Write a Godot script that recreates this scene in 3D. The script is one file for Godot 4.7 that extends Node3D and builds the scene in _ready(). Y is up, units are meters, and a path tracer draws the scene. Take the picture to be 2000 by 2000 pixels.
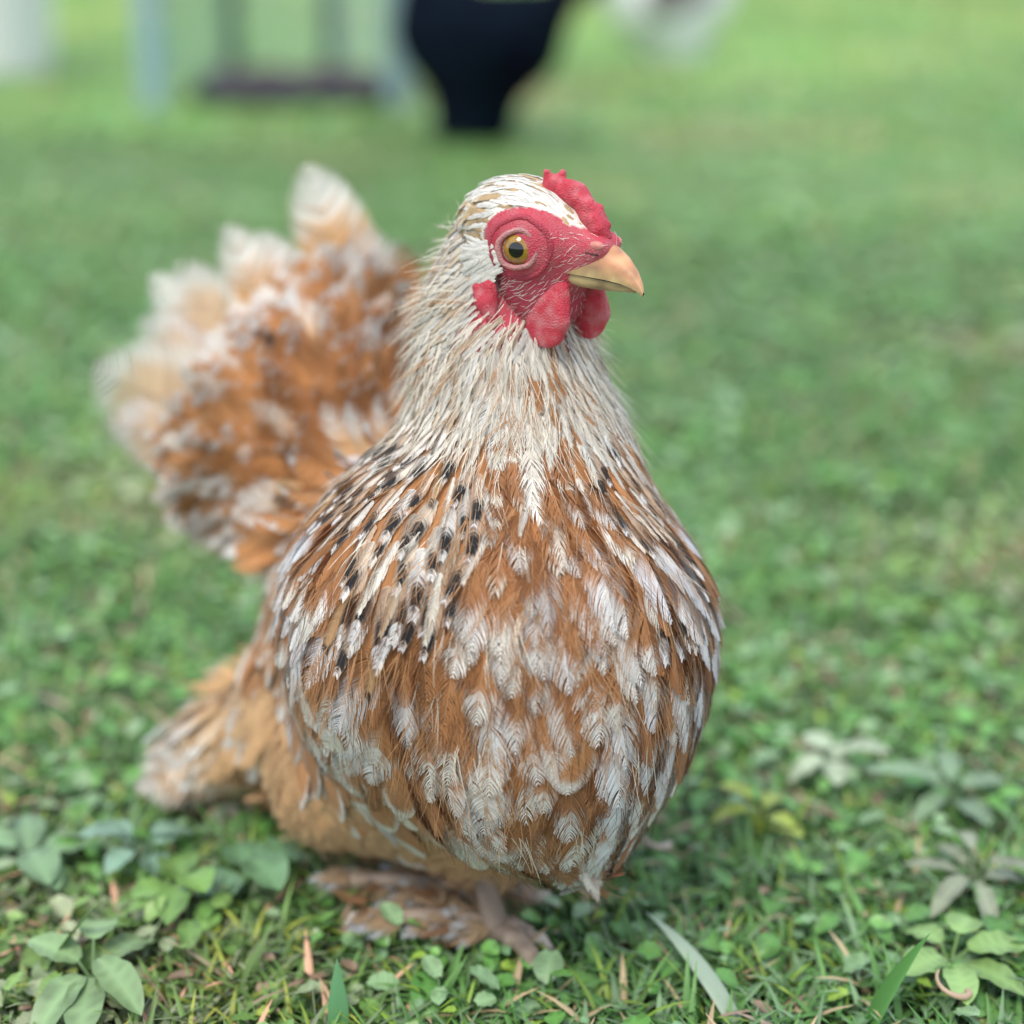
extends Node3D
# A speckled bantam hen on a weedy lawn, other birds and a small cage out of focus behind it.

const HEN := Vector3(-0.03, 0, -0.045)
const FORWARD := Vector3(0.5, 0, 0.866)       # where the hen's breast points
const RIGHT := Vector3(-0.866, 0, 0.5)        # the hen's right side
var rng := RandomNumberGenerator.new()
var noise := FastNoiseLite.new()
var head_at: Vector3
var head_basis: Basis                         # columns: beak direction, crown direction, the hen's right cheek


# ------------------------------------------------------------------ rounded solids
class Blob:
	var a := PackedVector3Array()
	var ba := PackedVector3Array()
	var inv := PackedFloat32Array()
	var ra := PackedFloat32Array()
	var rb := PackedFloat32Array()
	var ir := PackedVector3Array()
	var oval := PackedByteArray()
	var tags := PackedInt32Array()
	var k := 0.02

	func capsule(p: Vector3, q: Vector3, r0: float, r1: float, t := 0) -> void:
		a.append(p); ba.append(q - p); inv.append(1.0 / maxf((q - p).length_squared(), 1e-9))
		ra.append(r0); rb.append(r1); ir.append(Vector3.ONE); oval.append(0); tags.append(t)

	func ellipsoid(p: Vector3, r: Vector3, t := 0) -> void:
		a.append(p); ba.append(Vector3.ZERO); inv.append(0); ra.append(0); rb.append(0)
		ir.append(Vector3.ONE / r); oval.append(1); tags.append(t)

	func one(i: int, p: Vector3) -> float:
		var q := p - a[i]
		if oval[i]:
			var w := q * ir[i]
			var k0 := w.length()
			return k0 * (k0 - 1.0) / maxf((w * ir[i]).length(), 1e-6)
		var h := clampf(q.dot(ba[i]) * inv[i], 0.0, 1.0)
		return (q - ba[i] * h).length() - ra[i] - (rb[i] - ra[i]) * h

	func d(p: Vector3) -> float:
		var m := 1e3
		for i in a.size():
			var x := one(i, p)
			var h := maxf(k - absf(m - x), 0.0)
			m = minf(m, x) - h * h * 0.25 / k
		return m

	func tag(p: Vector3) -> int:
		var m := 1e3
		var best := 0
		for i in a.size():
			var x := one(i, p)
			if x < m:
				m = x
				best = tags[i]
		return best

	# surface nets: one vertex in each cell that the surface crosses
	func solid(lo: Vector3, hi: Vector3, cell: float) -> Dictionary:
		var n := Vector3i(((hi - lo) / cell).ceil()) + Vector3i.ONE
		var val := PackedFloat32Array()
		val.resize(n.x * n.y * n.z)
		for bz in range(0, n.z, 4):
			for by in range(0, n.y, 4):
				for bx in range(0, n.x, 4):
					var mid := d(lo + Vector3(bx + 1.5, by + 1.5, bz + 1.5) * cell)
					var far := absf(mid) > 5.0 * cell
					for z in range(bz, mini(bz + 4, n.z)):
						for y in range(by, mini(by + 4, n.y)):
							for x in range(bx, mini(bx + 4, n.x)):
								val[(z * n.y + y) * n.x + x] = mid if far else d(lo + Vector3(x, y, z) * cell)
		var verts := PackedVector3Array()
		var at := PackedInt32Array()
		at.resize(val.size())
		at.fill(-1)
		var step := [0, 1, n.x, n.x + 1, n.x * n.y, n.x * n.y + 1, n.x * n.y + n.x, n.x * n.y + n.x + 1]
		var corner := [Vector3(0, 0, 0), Vector3(1, 0, 0), Vector3(0, 1, 0), Vector3(1, 1, 0), Vector3(0, 0, 1), Vector3(1, 0, 1), Vector3(0, 1, 1), Vector3(1, 1, 1)]
		var edges := [[0, 1], [2, 3], [4, 5], [6, 7], [0, 2], [1, 3], [4, 6], [5, 7], [0, 4], [1, 5], [2, 6], [3, 7]]
		for z in n.z - 1:
			for y in n.y - 1:
				for x in n.x - 1:
					var i := (z * n.y + y) * n.x + x
					var inside := 0
					for c in 8:
						if val[i + step[c]] < 0.0:
							inside += 1
					if inside == 0 or inside == 8:
						continue
					var sum := Vector3.ZERO
					var count := 0
					for e in edges:
						var v0: float = val[i + step[e[0]]]
						var v1: float = val[i + step[e[1]]]
						if (v0 < 0.0) != (v1 < 0.0):
							sum += corner[e[0]].lerp(corner[e[1]], v0 / (v0 - v1))
							count += 1
					at[i] = verts.size()
					verts.append(lo + (Vector3(x, y, z) + sum / count) * cell)
		var idx := PackedInt32Array()
		var sx := 1
		var sy := n.x
		var sz := n.x * n.y
		for z in range(1, n.z - 1):
			for y in range(1, n.y - 1):
				for x in range(1, n.x - 1):
					var i := (z * n.y + y) * n.x + x
					var s0 := val[i] < 0.0
					for axis in 3:
						var up: int = [sx, sy, sz][axis]
						if s0 == (val[i + up] < 0.0):
							continue
						var p: int = [sy, sz, sx][axis]
						var q: int = [sz, sx, sy][axis]
						var c0 := at[i - p - q]
						var c1 := at[i - q]
						var c2 := at[i]
						var c3 := at[i - p]
						if s0:
							idx.append_array([c0, c2, c1, c0, c3, c2])
						else:
							idx.append_array([c0, c1, c2, c0, c2, c3])
		var nor := PackedVector3Array()
		nor.resize(verts.size())
		for t in range(0, idx.size(), 3):
			var m := (verts[idx[t + 2]] - verts[idx[t]]).cross(verts[idx[t + 1]] - verts[idx[t]])
			for j in 3:
				nor[idx[t + j]] += m
		var out := 1.0 if d(verts[0] + nor[0].normalized() * cell) > d(verts[0] - nor[0].normalized() * cell) else -1.0
		for v in nor.size():
			nor[v] = nor[v].normalized() * out
		return {"v": verts, "n": nor, "i": idx}


# ------------------------------------------------------------------ mesh helpers
class Build:
	var v := PackedVector3Array()
	var n := PackedVector3Array()
	var c := PackedColorArray()
	var i := PackedInt32Array()

	func put(p: Vector3, nn: Vector3, col: Color) -> int:
		v.append(p); n.append(nn); c.append(col)
		return v.size() - 1

	func quad(p: int, q: int, r: int, s: int) -> void:
		i.append_array([p, q, r, p, r, s])

	func mesh(into: ArrayMesh = null) -> ArrayMesh:
		for k in range(0, i.size(), 3):       # wind each face the way its normals point
			var p := v[i[k]]
			if (v[i[k + 2]] - p).cross(v[i[k + 1]] - p).dot(n[i[k]] + n[i[k + 1]] + n[i[k + 2]]) < 0.0:
				var swap := i[k + 1]
				i[k + 1] = i[k + 2]
				i[k + 2] = swap
		var m := into if into else ArrayMesh.new()
		var arr := []
		arr.resize(Mesh.ARRAY_MAX)
		arr[Mesh.ARRAY_VERTEX] = v; arr[Mesh.ARRAY_NORMAL] = n; arr[Mesh.ARRAY_COLOR] = c; arr[Mesh.ARRAY_INDEX] = i
		m.add_surface_from_arrays(Mesh.PRIMITIVE_TRIANGLES, arr)
		return m

	func add(s: Dictionary, tint: Callable, place := Transform3D.IDENTITY) -> void:
		var from := v.size()
		for j in s.v.size():
			put(place * s.v[j], (place.basis * s.n[j]).normalized(), tint.call(s.v[j], s.n[j]))
		for j in s.i:
			i.append(from + j)

	# a tube through points, with its radius at each; flat squashes it along the second axis
	func tube(pts: Array, radii: Array, tint: Callable, sides := 10, squash := 1.0) -> void:
		var from := v.size()
		for j in pts.size():
			var along: Vector3 = (pts[mini(j + 1, pts.size() - 1)] - pts[maxi(j - 1, 0)]).normalized()
			var side := along.cross(Vector3.UP if absf(along.y) < 0.95 else Vector3.BACK).normalized()
			var up := side.cross(along)
			for k in sides:
				var a := TAU * k / sides
				var o := side * cos(a) + up * sin(a) * squash
				put(pts[j] + o * radii[j], o.normalized(), tint.call(float(j) / (pts.size() - 1), a))
		for j in pts.size() - 1:
			for k in sides:
				var p := from + j * sides + k
				var q := from + j * sides + (k + 1) % sides
				quad(p, q, q + sides, p + sides)
		for e in [0, pts.size() - 1]:
			var m := put(pts[e], (pts[e] - pts[1 if e == 0 else e - 1]).normalized(), tint.call(1.0 if e else 0.0, 0.0))
			for k in sides:
				i.append_array([m, from + e * sides + k, from + e * sides + (k + 1) % sides])


func numbered(called: String, parent: Node) -> String:
	if not parent.has_node(called):
		return called
	var k := 1
	while parent.has_node("%s_%03d" % [called, k]):
		k += 1
	return "%s_%03d" % [called, k]


func obj(called: String, mesh: Mesh, mat: Material, parent: Node = self) -> MeshInstance3D:
	var o := MeshInstance3D.new()
	o.mesh = mesh
	if mat:
		o.material_override = mat
	o.name = numbered(called, parent)
	parent.add_child(o, true)
	return o


func thing(called: String, label: String, category: String, at := Vector3.ZERO, group := "") -> Node3D:
	var o := Node3D.new()
	o.name = numbered(called, self)
	add_child(o, true)
	o.position = at
	return tag(o, label, category, group)


func tag(o: Node3D, label: String, category: String, group := "") -> Node3D:
	o.set_meta("label", label)
	o.set_meta("category", category)
	if group:
		o.set_meta("group", group)
	return o


func paint(rough: float, tint := Color.WHITE, through := 0.0, sheen := 0.0) -> StandardMaterial3D:
	var m := StandardMaterial3D.new()
	m.vertex_color_use_as_albedo = true
	m.albedo_color = tint
	m.roughness = rough
	m.cull_mode = BaseMaterial3D.CULL_DISABLED
	if through > 0.0:
		m.backlight_enabled = true
		m.backlight = Color(through, through, through)
	if sheen > 0.0:
		m.rim_enabled = true
		m.rim = sheen
		m.rim_tint = 0.5
	return m


func bump(m: StandardMaterial3D, freq: float, size: float, depth: float) -> StandardMaterial3D:
	var t := NoiseTexture2D.new()
	t.width = 256; t.height = 256; t.seamless = true
	var f := FastNoiseLite.new()
	f.noise_type = FastNoiseLite.TYPE_CELLULAR
	f.frequency = freq
	f.seed = 5
	t.noise = f
	m.heightmap_enabled = true
	m.heightmap_texture = t
	m.heightmap_scale = depth
	m.uv1_triplanar = true
	m.uv1_scale = Vector3.ONE * size
	return m


func multi(called: String, mesh: Mesh, mat: Material, places: Array, parent: Node = self) -> MultiMeshInstance3D:
	var mm := MultiMesh.new()
	mm.transform_format = MultiMesh.TRANSFORM_3D
	mm.use_colors = true
	mm.mesh = mesh
	mm.instance_count = places.size()
	for k in places.size():
		mm.set_instance_transform(k, places[k][0])
		mm.set_instance_color(k, places[k][1])
	var o := MultiMeshInstance3D.new()
	o.multimesh = mm
	o.material_override = mat
	o.name = numbered(called, parent)
	parent.add_child(o, true)
	o.set_meta("kind", "stuff")
	return o


# ------------------------------------------------------------------ feathers
const RUST := Color(0.46, 0.205, 0.082)
const DEEP := Color(0.34, 0.14, 0.055)
const ORANGE := Color(0.62, 0.29, 0.11)
const BUFF := Color(0.72, 0.46, 0.24)
const CREAM := Color(0.78, 0.715, 0.60)
const WHITE := Color(0.86, 0.835, 0.80)
const BLACK := Color(0.018, 0.018, 0.022)
const TAN := Color(0.58, 0.40, 0.22)


func smooth(a: float, b: float, x: float) -> float:
	return smoothstep(a, b, x)


# length 1 along +y, face towards +z; curl bends the tip towards -z
func feather(w: float, barbs: int, curl: float, cup: float, fringe: float, sweep: float, look: Callable, point := 0.0, shaft := Color(0.6, 0.45, 0.3)) -> ArrayMesh:
	var b := Build.new()
	var ox := rng.randf() * 50.0
	for side in [-1.0, 1.0]:
		var clump := 1.0
		for k in barbs:
			var s1 := lerpf(0.05, 1.0, (k + 0.5) / barbs)
			if rng.randf() < 9.0 / barbs:
				clump = 1.0 - 0.6 * fringe * rng.randf()
			if rng.randf() < fringe * 0.08:
				continue
			var e := (s1 - 0.5) / 0.5
			var wide := w * 0.5 * (pow(maxf(0.004, 1.0 - e * e * (1.0 - point)), 0.6) if e > 0 else lerpf(0.55, 1.0, smooth(0, 0.45, s1)))
			if point > 0.0 and e > 0.0:
				wide *= lerpf(1.0, 1.0 - e * 0.9, point)
			var s0 := maxf(0.0, s1 - sweep * wide)
			s1 += (rng.randf() - 0.5) * 0.05 * fringe
			wide *= clump * (1.0 - 0.4 * fringe * rng.randf())
			var lifted := (rng.randf() - 0.5) * 0.012
			var tone := rng.randf_range(0.86, 1.1)
			var thick := (1.5 if barbs > 20 else 0.45) / barbs
			var tilt := (rng.randf() - 0.5) * 0.3
			var rows := []
			for j in 4:
				var q := j / 3.0
				var x: float = side * wide * sin(q * 1.35) / sin(1.35)
				var s := lerpf(s0, s1, pow(q, 1.15))
				var half := thick * lerpf(0.5, 0.15, pow(q, 4.0))
				var pair := []
				for up in [-1.0, 1.0]:
					var ss: float = s + half * up
					var ang := curl * ss
					var y := sin(ang) / curl
					var z := -(1.0 - cos(ang)) / curl
					var nn := Vector3(0, sin(ang), cos(ang))
					var p = Vector3(x, y, z) + nn * (lifted * q - cup * x * x / w + 0.004 * up)
					var nx: Vector3 = (nn + Vector3(2.0 * cup * x / w + side * 0.15, 0, 0) + Vector3(0, cos(ang), -sin(ang)) * (tilt + 0.1 * up)).normalized()
					var col: Color = look.call(ss, x / (w * 0.5), ox + k * 0.37)
					pair.append(b.put(p, nx, Color(col.r * tone, col.g * tone, col.b * tone)))
				rows.append(pair)
			for j in 3:
				b.quad(rows[j][0], rows[j][1], rows[j + 1][1], rows[j + 1][0])
	var last := []
	for j in 9:
		var s := j / 8.0 * 0.97
		var ang := curl * s
		var nn := Vector3(0, sin(ang), cos(ang))
		var p := Vector3(0, sin(ang) / curl, -(1.0 - cos(ang)) / curl) + nn * 0.005
		var hw := lerpf(0.007, 0.002, s)
		var col: Color = look.call(s, 0.0, ox)
		col = col.lerp(shaft, 0.15)
		var row := [b.put(p - Vector3(hw, 0, 0), nn, col), b.put(p + Vector3(hw, 0, 0), nn, col)]
		if last:
			b.quad(last[0], row[0], row[1], last[1])
		last = row
	return b.mesh()


# a few loose hairs, length about 1 along +y
func hairs(count: int, col: Color) -> ArrayMesh:
	var b := Build.new()
	for k in count:
		var p := Vector3(rng.randfn(0, 0.12), rng.randf_range(0.0, 0.25), rng.randf_range(0.0, 0.02))
		var ang := rng.randfn(0, 0.16)
		var bend := rng.randfn(0, 0.35)
		var rise := rng.randf_range(0.0, 0.12)
		var l := rng.randf_range(0.5, 0.85)
		var last := []
		for j in 6:
			var t := j / 5.0
			var a := ang + bend * t
			var side := Vector3(cos(a), -sin(a), 0) * 0.0065 * (1.0 - 0.75 * t)
			var n := Vector3(rng.randfn(0, 0.1), 0.1, 1).normalized()
			var c := col * rng.randf_range(0.9, 1.1)
			var row := [b.put(p - side, n, c), b.put(p + side, n, c)]
			if last:
				b.quad(last[0], row[0], row[1], last[1])
			last = row
			p += Vector3(sin(a), cos(a), rise - 0.3 * t * rise) * l / 5.0
	return b.mesh()


func tip(base: Color, end: Color, from: float, soft := 0.1, arch := 0.12, skew := 0.0) -> Callable:
	return func(s: float, x: float, j: float) -> Color:
		var edge := from + arch * (1.0 - x * x) - arch * 0.5 + skew * x + noise.get_noise_2d(j * 90.0, 3.0) * 0.2
		return base.lerp(end, smooth(edge - soft, edge + soft, s))


func plain(base: Color, vary := 0.12) -> Callable:
	return func(s: float, _x: float, j: float) -> Color:
		return base * (1.0 + noise.get_noise_2d(j * 9.0, s * 20.0) * vary)


func rimmed(base: Color, end: Color, from: float) -> Callable:      # a pale crescent along the edge of the tip
	return func(s: float, x: float, j: float) -> Color:
		var r := sqrt(x * x * 0.8 + pow(maxf(s - 0.45, 0.0) / 0.55, 2.0)) + noise.get_noise_2d(j * 6.0, 3.0) * 0.1
		return base.lerp(end, smooth(from - 0.08, from + 0.1, r + 0.12 * x))


func flecked(base: Color, dark: Color, end: Color, at: float) -> Callable:   # a dark fleck above a pale end
	return func(s: float, x: float, j: float) -> Color:
		var wob := noise.get_noise_2d(j * 70.0, 9.0) * 0.16 + noise.get_noise_2d(floor(j / 40.0) * 50.0, 70.0) * 0.2
		var c := base.lerp(end, smooth(at + 0.02, at + 0.1, s + wob))
		var f := smooth(at - 0.42, at - 0.24, s + wob) * (1.0 - smooth(at, at + 0.07, s + wob + 0.08 * absf(x))) * (1.0 - smooth(0.42, 0.8, absf(x + 0.15)))
		return c.lerp(dark, f)


func streaked(base: Color, line: Color, share: float) -> Callable:   # a long stripe along the shaft
	return func(s: float, x: float, j: float) -> Color:
		var f := (1.0 - smooth(0.15, 0.5, absf(x))) * smooth(0.25, 0.6, s) * (1.0 - smooth(0.85, 0.97, s))
		return base.lerp(line, f * share)


var kinds := {}

func make_kinds() -> void:
	var cold := Color(0.82, 0.81, 0.83)
	for v in 3:
		add_kind("rust", feather(0.58, 96, 0.34, 0.14, 0.7, 1.7, plain(RUST)))
		add_kind("deep", feather(0.58, 96, 0.34, 0.14, 0.7, 1.7, plain(DEEP)))
		add_kind("spangle", feather(0.58, 96, 0.34, 0.14, 0.55, 1.5, tip(RUST, WHITE, 0.60 + 0.05 * v, 0.06, 0.12, 0.14 * (v - 1))))
		add_kind("spangle", feather(0.56, 96, 0.34, 0.14, 0.6, 1.6, tip(RUST * 0.95, WHITE, 0.56, 0.08, 0.2, 0.34 * (v - 1))))
		add_kind("snow", feather(0.55, 96, 0.34, 0.14, 0.6, 1.6, tip(RUST, cold, 0.36, 0.12, 0.15, 0.2 * (v - 1))))
		add_kind("crescent", feather(0.60, 92, 0.34, 0.18, 0.15, 0.85, rimmed(RUST.lerp(ORANGE, 0.4), WHITE, 0.70)))
		add_kind("crescent", feather(0.56, 92, 0.34, 0.18, 0.15, 0.85, tip(RUST.lerp(ORANGE, 0.4), CREAM.lerp(WHITE, 0.6), 0.64, 0.05, 0.0, 0.4 * (v - 1))))
		add_kind("fleck", feather(0.32, 72, 0.2, 0.2, 0.25, 1.30, flecked(TAN.lerp(WHITE, 0.45 + 0.25 * v), BLACK, WHITE, 0.76 + 0.06 * v), 0.3))
		add_kind("fleck", feather(0.28, 72, 0.2, 0.2, 0.25, 1.30, flecked(RUST.lerp(CREAM, 0.45), BLACK, cold, 0.82), 0.3))
		add_kind("black_tip", feather(0.28, 72, 0.2, 0.2, 0.3, 1.30, tip(TAN.lerp(ORANGE, 0.3), BLACK, 0.82, 0.05), 0.4))
		add_kind("hackle_white", feather(0.21, 72, 0.2, 0.2, 0.6, 1.70, streaked(CREAM.lerp(WHITE, 0.75), TAN, 0.12 + 0.12 * v), 0.35))
		add_kind("hackle_cream", feather(0.18, 72, 0.2, 0.2, 0.6, 1.70, streaked(CREAM.lerp(WHITE, 0.45), Color(0.42, 0.36, 0.28), 0.12 + 0.12 * v), 0.35))
		add_kind("hackle_tan", feather(0.18, 72, 0.2, 0.2, 0.6, 1.70, streaked(TAN.lerp(CREAM, 0.55), RUST, 0.5), 0.35))
		add_kind("hackle_rust", feather(0.26, 72, 0.2, 0.2, 0.4, 1.50, tip(ORANGE.lerp(RUST, 0.6), CREAM, 0.9, 0.06), 0.3))
		add_kind("wisp", feather(0.5, 34, 0.35, 0.2, 0.9, 1.6, plain(CREAM.lerp(WHITE, 0.5)), 0.3, CREAM))
		add_kind("wisp_rust", feather(0.5, 34, 0.35, 0.2, 0.9, 1.5, tip(DEEP.lerp(RUST, 0.4), CREAM, 0.72, 0.12), 0.3, CREAM))
		add_kind("hair_rust", hairs(6, RUST.lerp(TAN, 0.3)))
		add_kind("hair_buff", hairs(9, BUFF))
		add_kind("hair_pale", hairs(6, CREAM))
		add_kind("hair_dark", hairs(4, DEEP * 0.5))
		add_kind("frizzle", feather(0.58, 76, -1.1, 0.2, 0.35, 0.8, tip(ORANGE, WHITE, 0.74, 0.07, 0.1, 0.1 * (v - 1))))
		add_kind("frizzle_plain", feather(0.62, 76, -1.0, 0.2, 0.5, 0.9, tip(ORANGE.lerp(RUST, 0.2), BUFF, 0.85, 0.2)))
		add_kind("frizzle_fleck", feather(0.56, 76, -1.1, 0.2, 0.5, 0.9, flecked(ORANGE, Color(0.06, 0.035, 0.03), WHITE, 0.80)))
		add_kind("frizzle_pale", feather(0.62, 76, -0.8, 0.2, 0.5, 0.9, tip(BUFF, CREAM.lerp(WHITE, 0.8), 0.45, 0.2)))
		add_kind("fluff", feather(0.62, 76, 0.35, 0.1, 0.9, 1.1, tip(BUFF.lerp(ORANGE, 0.2), BUFF, 0.8, 0.2)))
		add_kind("fluff_pale", feather(0.75, 76, 0.3, 0.1, 0.8, 0.8, tip(BUFF, CREAM.lerp(WHITE, 0.8), 0.55, 0.16)))
		add_kind("down_white", feather(0.24, 30, 0.5, 0.3, 0.6, 1.6, plain(CREAM.lerp(WHITE, 0.75)), 0.4, WHITE))
		add_kind("down_buff", feather(0.28, 30, 0.5, 0.3, 0.5, 1.4, tip(TAN, CREAM, 0.75, 0.15), 0.4, CREAM))
		add_kind("tail", feather(0.56, 76, -0.5, 0.3, 0.12, 0.8, tip(BUFF.lerp(ORANGE, 0.3), WHITE, 0.66, 0.08, 0.1)))
		add_kind("tail_pale", feather(0.62, 76, -0.6, 0.3, 0.15, 0.8, rimmed(BUFF.lerp(CREAM, 0.4), WHITE, 0.68)))


func add_kind(called: String, m: ArrayMesh) -> void:
	if not kinds.has(called):
		kinds[called] = []
	kinds[called].append(m)


func stand(p: Vector3, along: Vector3, n: Vector3, lift: float, length: float, width := 1.0) -> Transform3D:
	var t := (along - n * along.dot(n)).normalized()
	var y := t * cos(lift) + n * sin(lift)
	var z := n * cos(lift) - t * sin(lift)
	return Transform3D(Basis(y.cross(z) * length * width, y * length, z * length), p)


# even points on a solid, no two nearer than the gap the callable gives there
func spots(s: Dictionary, gap: Callable, tries: int, most: float) -> Array:
	var sums := PackedFloat32Array()
	var total := 0.0
	for t in range(0, s.i.size(), 3):
		total += (s.v[s.i[t + 1]] - s.v[s.i[t]]).cross(s.v[s.i[t + 2]] - s.v[s.i[t]]).length()
		sums.append(total)
	var found := []
	var grid := {}
	for k in tries:
		var t := sums.bsearch(rng.randf() * total) * 3
		t = mini(t, s.i.size() - 3)
		var a := rng.randf()
		var b := rng.randf()
		if a + b > 1.0:
			a = 1.0 - a
			b = 1.0 - b
		var i0: int = s.i[t]
		var i1: int = s.i[t + 1]
		var i2: int = s.i[t + 2]
		var p: Vector3 = s.v[i0] + (s.v[i1] - s.v[i0]) * a + (s.v[i2] - s.v[i0]) * b
		var g: float = gap.call(p)
		if g <= 0.0:
			continue
		var cell := Vector3i((p / most).floor())
		var free := true
		for dz in [-1, 0, 1]:
			for dy in [-1, 0, 1]:
				for dx in [-1, 0, 1]:
					for q in grid.get(cell + Vector3i(dx, dy, dz), []):
						if free and p.distance_squared_to(q) < g * g:
							free = false
		if free:
			if not grid.has(cell):
				grid[cell] = []
			grid[cell].append(p)
			found.append([p, (s.n[i0] * (1.0 - a - b) + s.n[i1] * a + s.n[i2] * b).normalized()])
	return found


# ------------------------------------------------------------------ the speckled hen
const NECK := 1
const BREAST := 2
const THIGH := 3
const TAIL := 4
const FLUFF := 5
const HEAD := 6

func hen_solid() -> Blob:
	var b := Blob.new()
	b.k = 0.02
	b.capsule(Vector3(0.0259, 0.2688, 0.0294), Vector3(0.0258, 0.2421, 0.0267), 0.0165, 0.0250, NECK)
	b.capsule(Vector3(0.0258, 0.2421, 0.0267), Vector3(0.0278, 0.2163, 0.0343), 0.0250, 0.0297, NECK)
	b.capsule(Vector3(0.0278, 0.2163, 0.0343), Vector3(0.0338, 0.1891, 0.0445), 0.0297, 0.0357, NECK)
	b.capsule(Vector3(0.0378, 0.1851, 0.0482), Vector3(0.0298, 0.1512, 0.0578), 0.0350, 0.0626, BREAST)
	b.capsule(Vector3(0.0207, 0.1314, 0.0578), Vector3(0.0358, 0.1281, 0.0697), 0.0763, 0.0679, BREAST)
	b.capsule(Vector3(0.0318, 0.1179, 0.0715), Vector3(0.0367, 0.1019, 0.0839), 0.0671, 0.0520, BREAST)
	b.capsule(Vector3(0.0426, 0.0909, 0.0923), Vector3(0.0586, 0.0581, 0.1090), 0.0375, 0.0055, BREAST)
	b.capsule(Vector3(0.0123, 0.1242, 0.0520), Vector3(-0.0219, 0.0907, -0.0316), 0.0596, 0.0552, BREAST)
	b.capsule(Vector3(-0.0144, 0.0713, 0.0399), Vector3(-0.0404, 0.0532, 0.0339), 0.0431, 0.0259, THIGH)
	b.capsule(Vector3(-0.0393, 0.0501, 0.0351), Vector3(0.0127, 0.0447, 0.0553), 0.0219, 0.0214, THIGH)
	b.capsule(Vector3(0.0158, 0.0381, 0.0546), Vector3(0.0255, 0.0217, 0.0640), 0.0129, 0.0073, THIGH)
	b.capsule(Vector3(-0.0445, 0.0690, -0.0020), Vector3(-0.0986, 0.0306, -0.0249), 0.0320, 0.0168, FLUFF)
	b.capsule(Vector3(-0.0278, 0.1324, -0.0474), Vector3(-0.0566, 0.1553, -0.0827), 0.0388, 0.0450, TAIL)
	b.capsule(Vector3(-0.0566, 0.1553, -0.0827), Vector3(-0.0955, 0.1460, -0.0952), 0.0438, 0.0260, TAIL)
	b.capsule(Vector3(-0.0566, 0.1644, -0.0862), Vector3(-0.0479, 0.2029, -0.1114), 0.0389, 0.0209, TAIL)
	return b


func head_solid() -> Blob:
	var b := Blob.new()
	b.k = 0.006
	b.ellipsoid(Vector3(-0.003, 0.0005, 0), Vector3(0.025, 0.0172, 0.0170))
	b.ellipsoid(Vector3(0.017, -0.005, 0), Vector3(0.0165, 0.0115, 0.0098))
	b.ellipsoid(Vector3(0.002, -0.017, 0), Vector3(0.020, 0.0125, 0.0142))
	b.ellipsoid(Vector3(0.005, -0.026, 0), Vector3(0.015, 0.0095, 0.0112))
	for s in [-1.0, 1.0]:
		b.ellipsoid(Vector3(0.0055, -0.003, s * 0.0105), Vector3(0.0125, 0.0115, 0.007))
		b.ellipsoid(Vector3(0.0295, -0.001, s * 0.0040), Vector3(0.0042, 0.0030, 0.0028))
	return b


func bare_skin(q: Vector3) -> bool:      # head coordinates: beak, crown, right
	var s := absf(q.z)
	var e := Vector2((q.x - 0.0065) / 0.0170, (q.y + 0.0035) / 0.0140)
	if e.length() < 1.0 and s > 0.006:
		return true
	if q.x > 0.016 and q.y < 0.006 - (q.x - 0.016) * 0.15 and s > 0.002:
		return true
	if q.x > 0.026 and q.y < 0.006:
		return true
	return q.y < -0.009 and q.x > -0.007 + (q.y + 0.009) * -0.15 and q.y > -0.037


func azimuth(p: Vector3) -> float:       # degrees round the breast: 0 in front, 90 on the right side
	var q := p - Vector3(0.0237, 0.1265, 0.0618)
	return rad_to_deg(atan2(q.dot(RIGHT), q.dot(FORWARD)))


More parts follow.
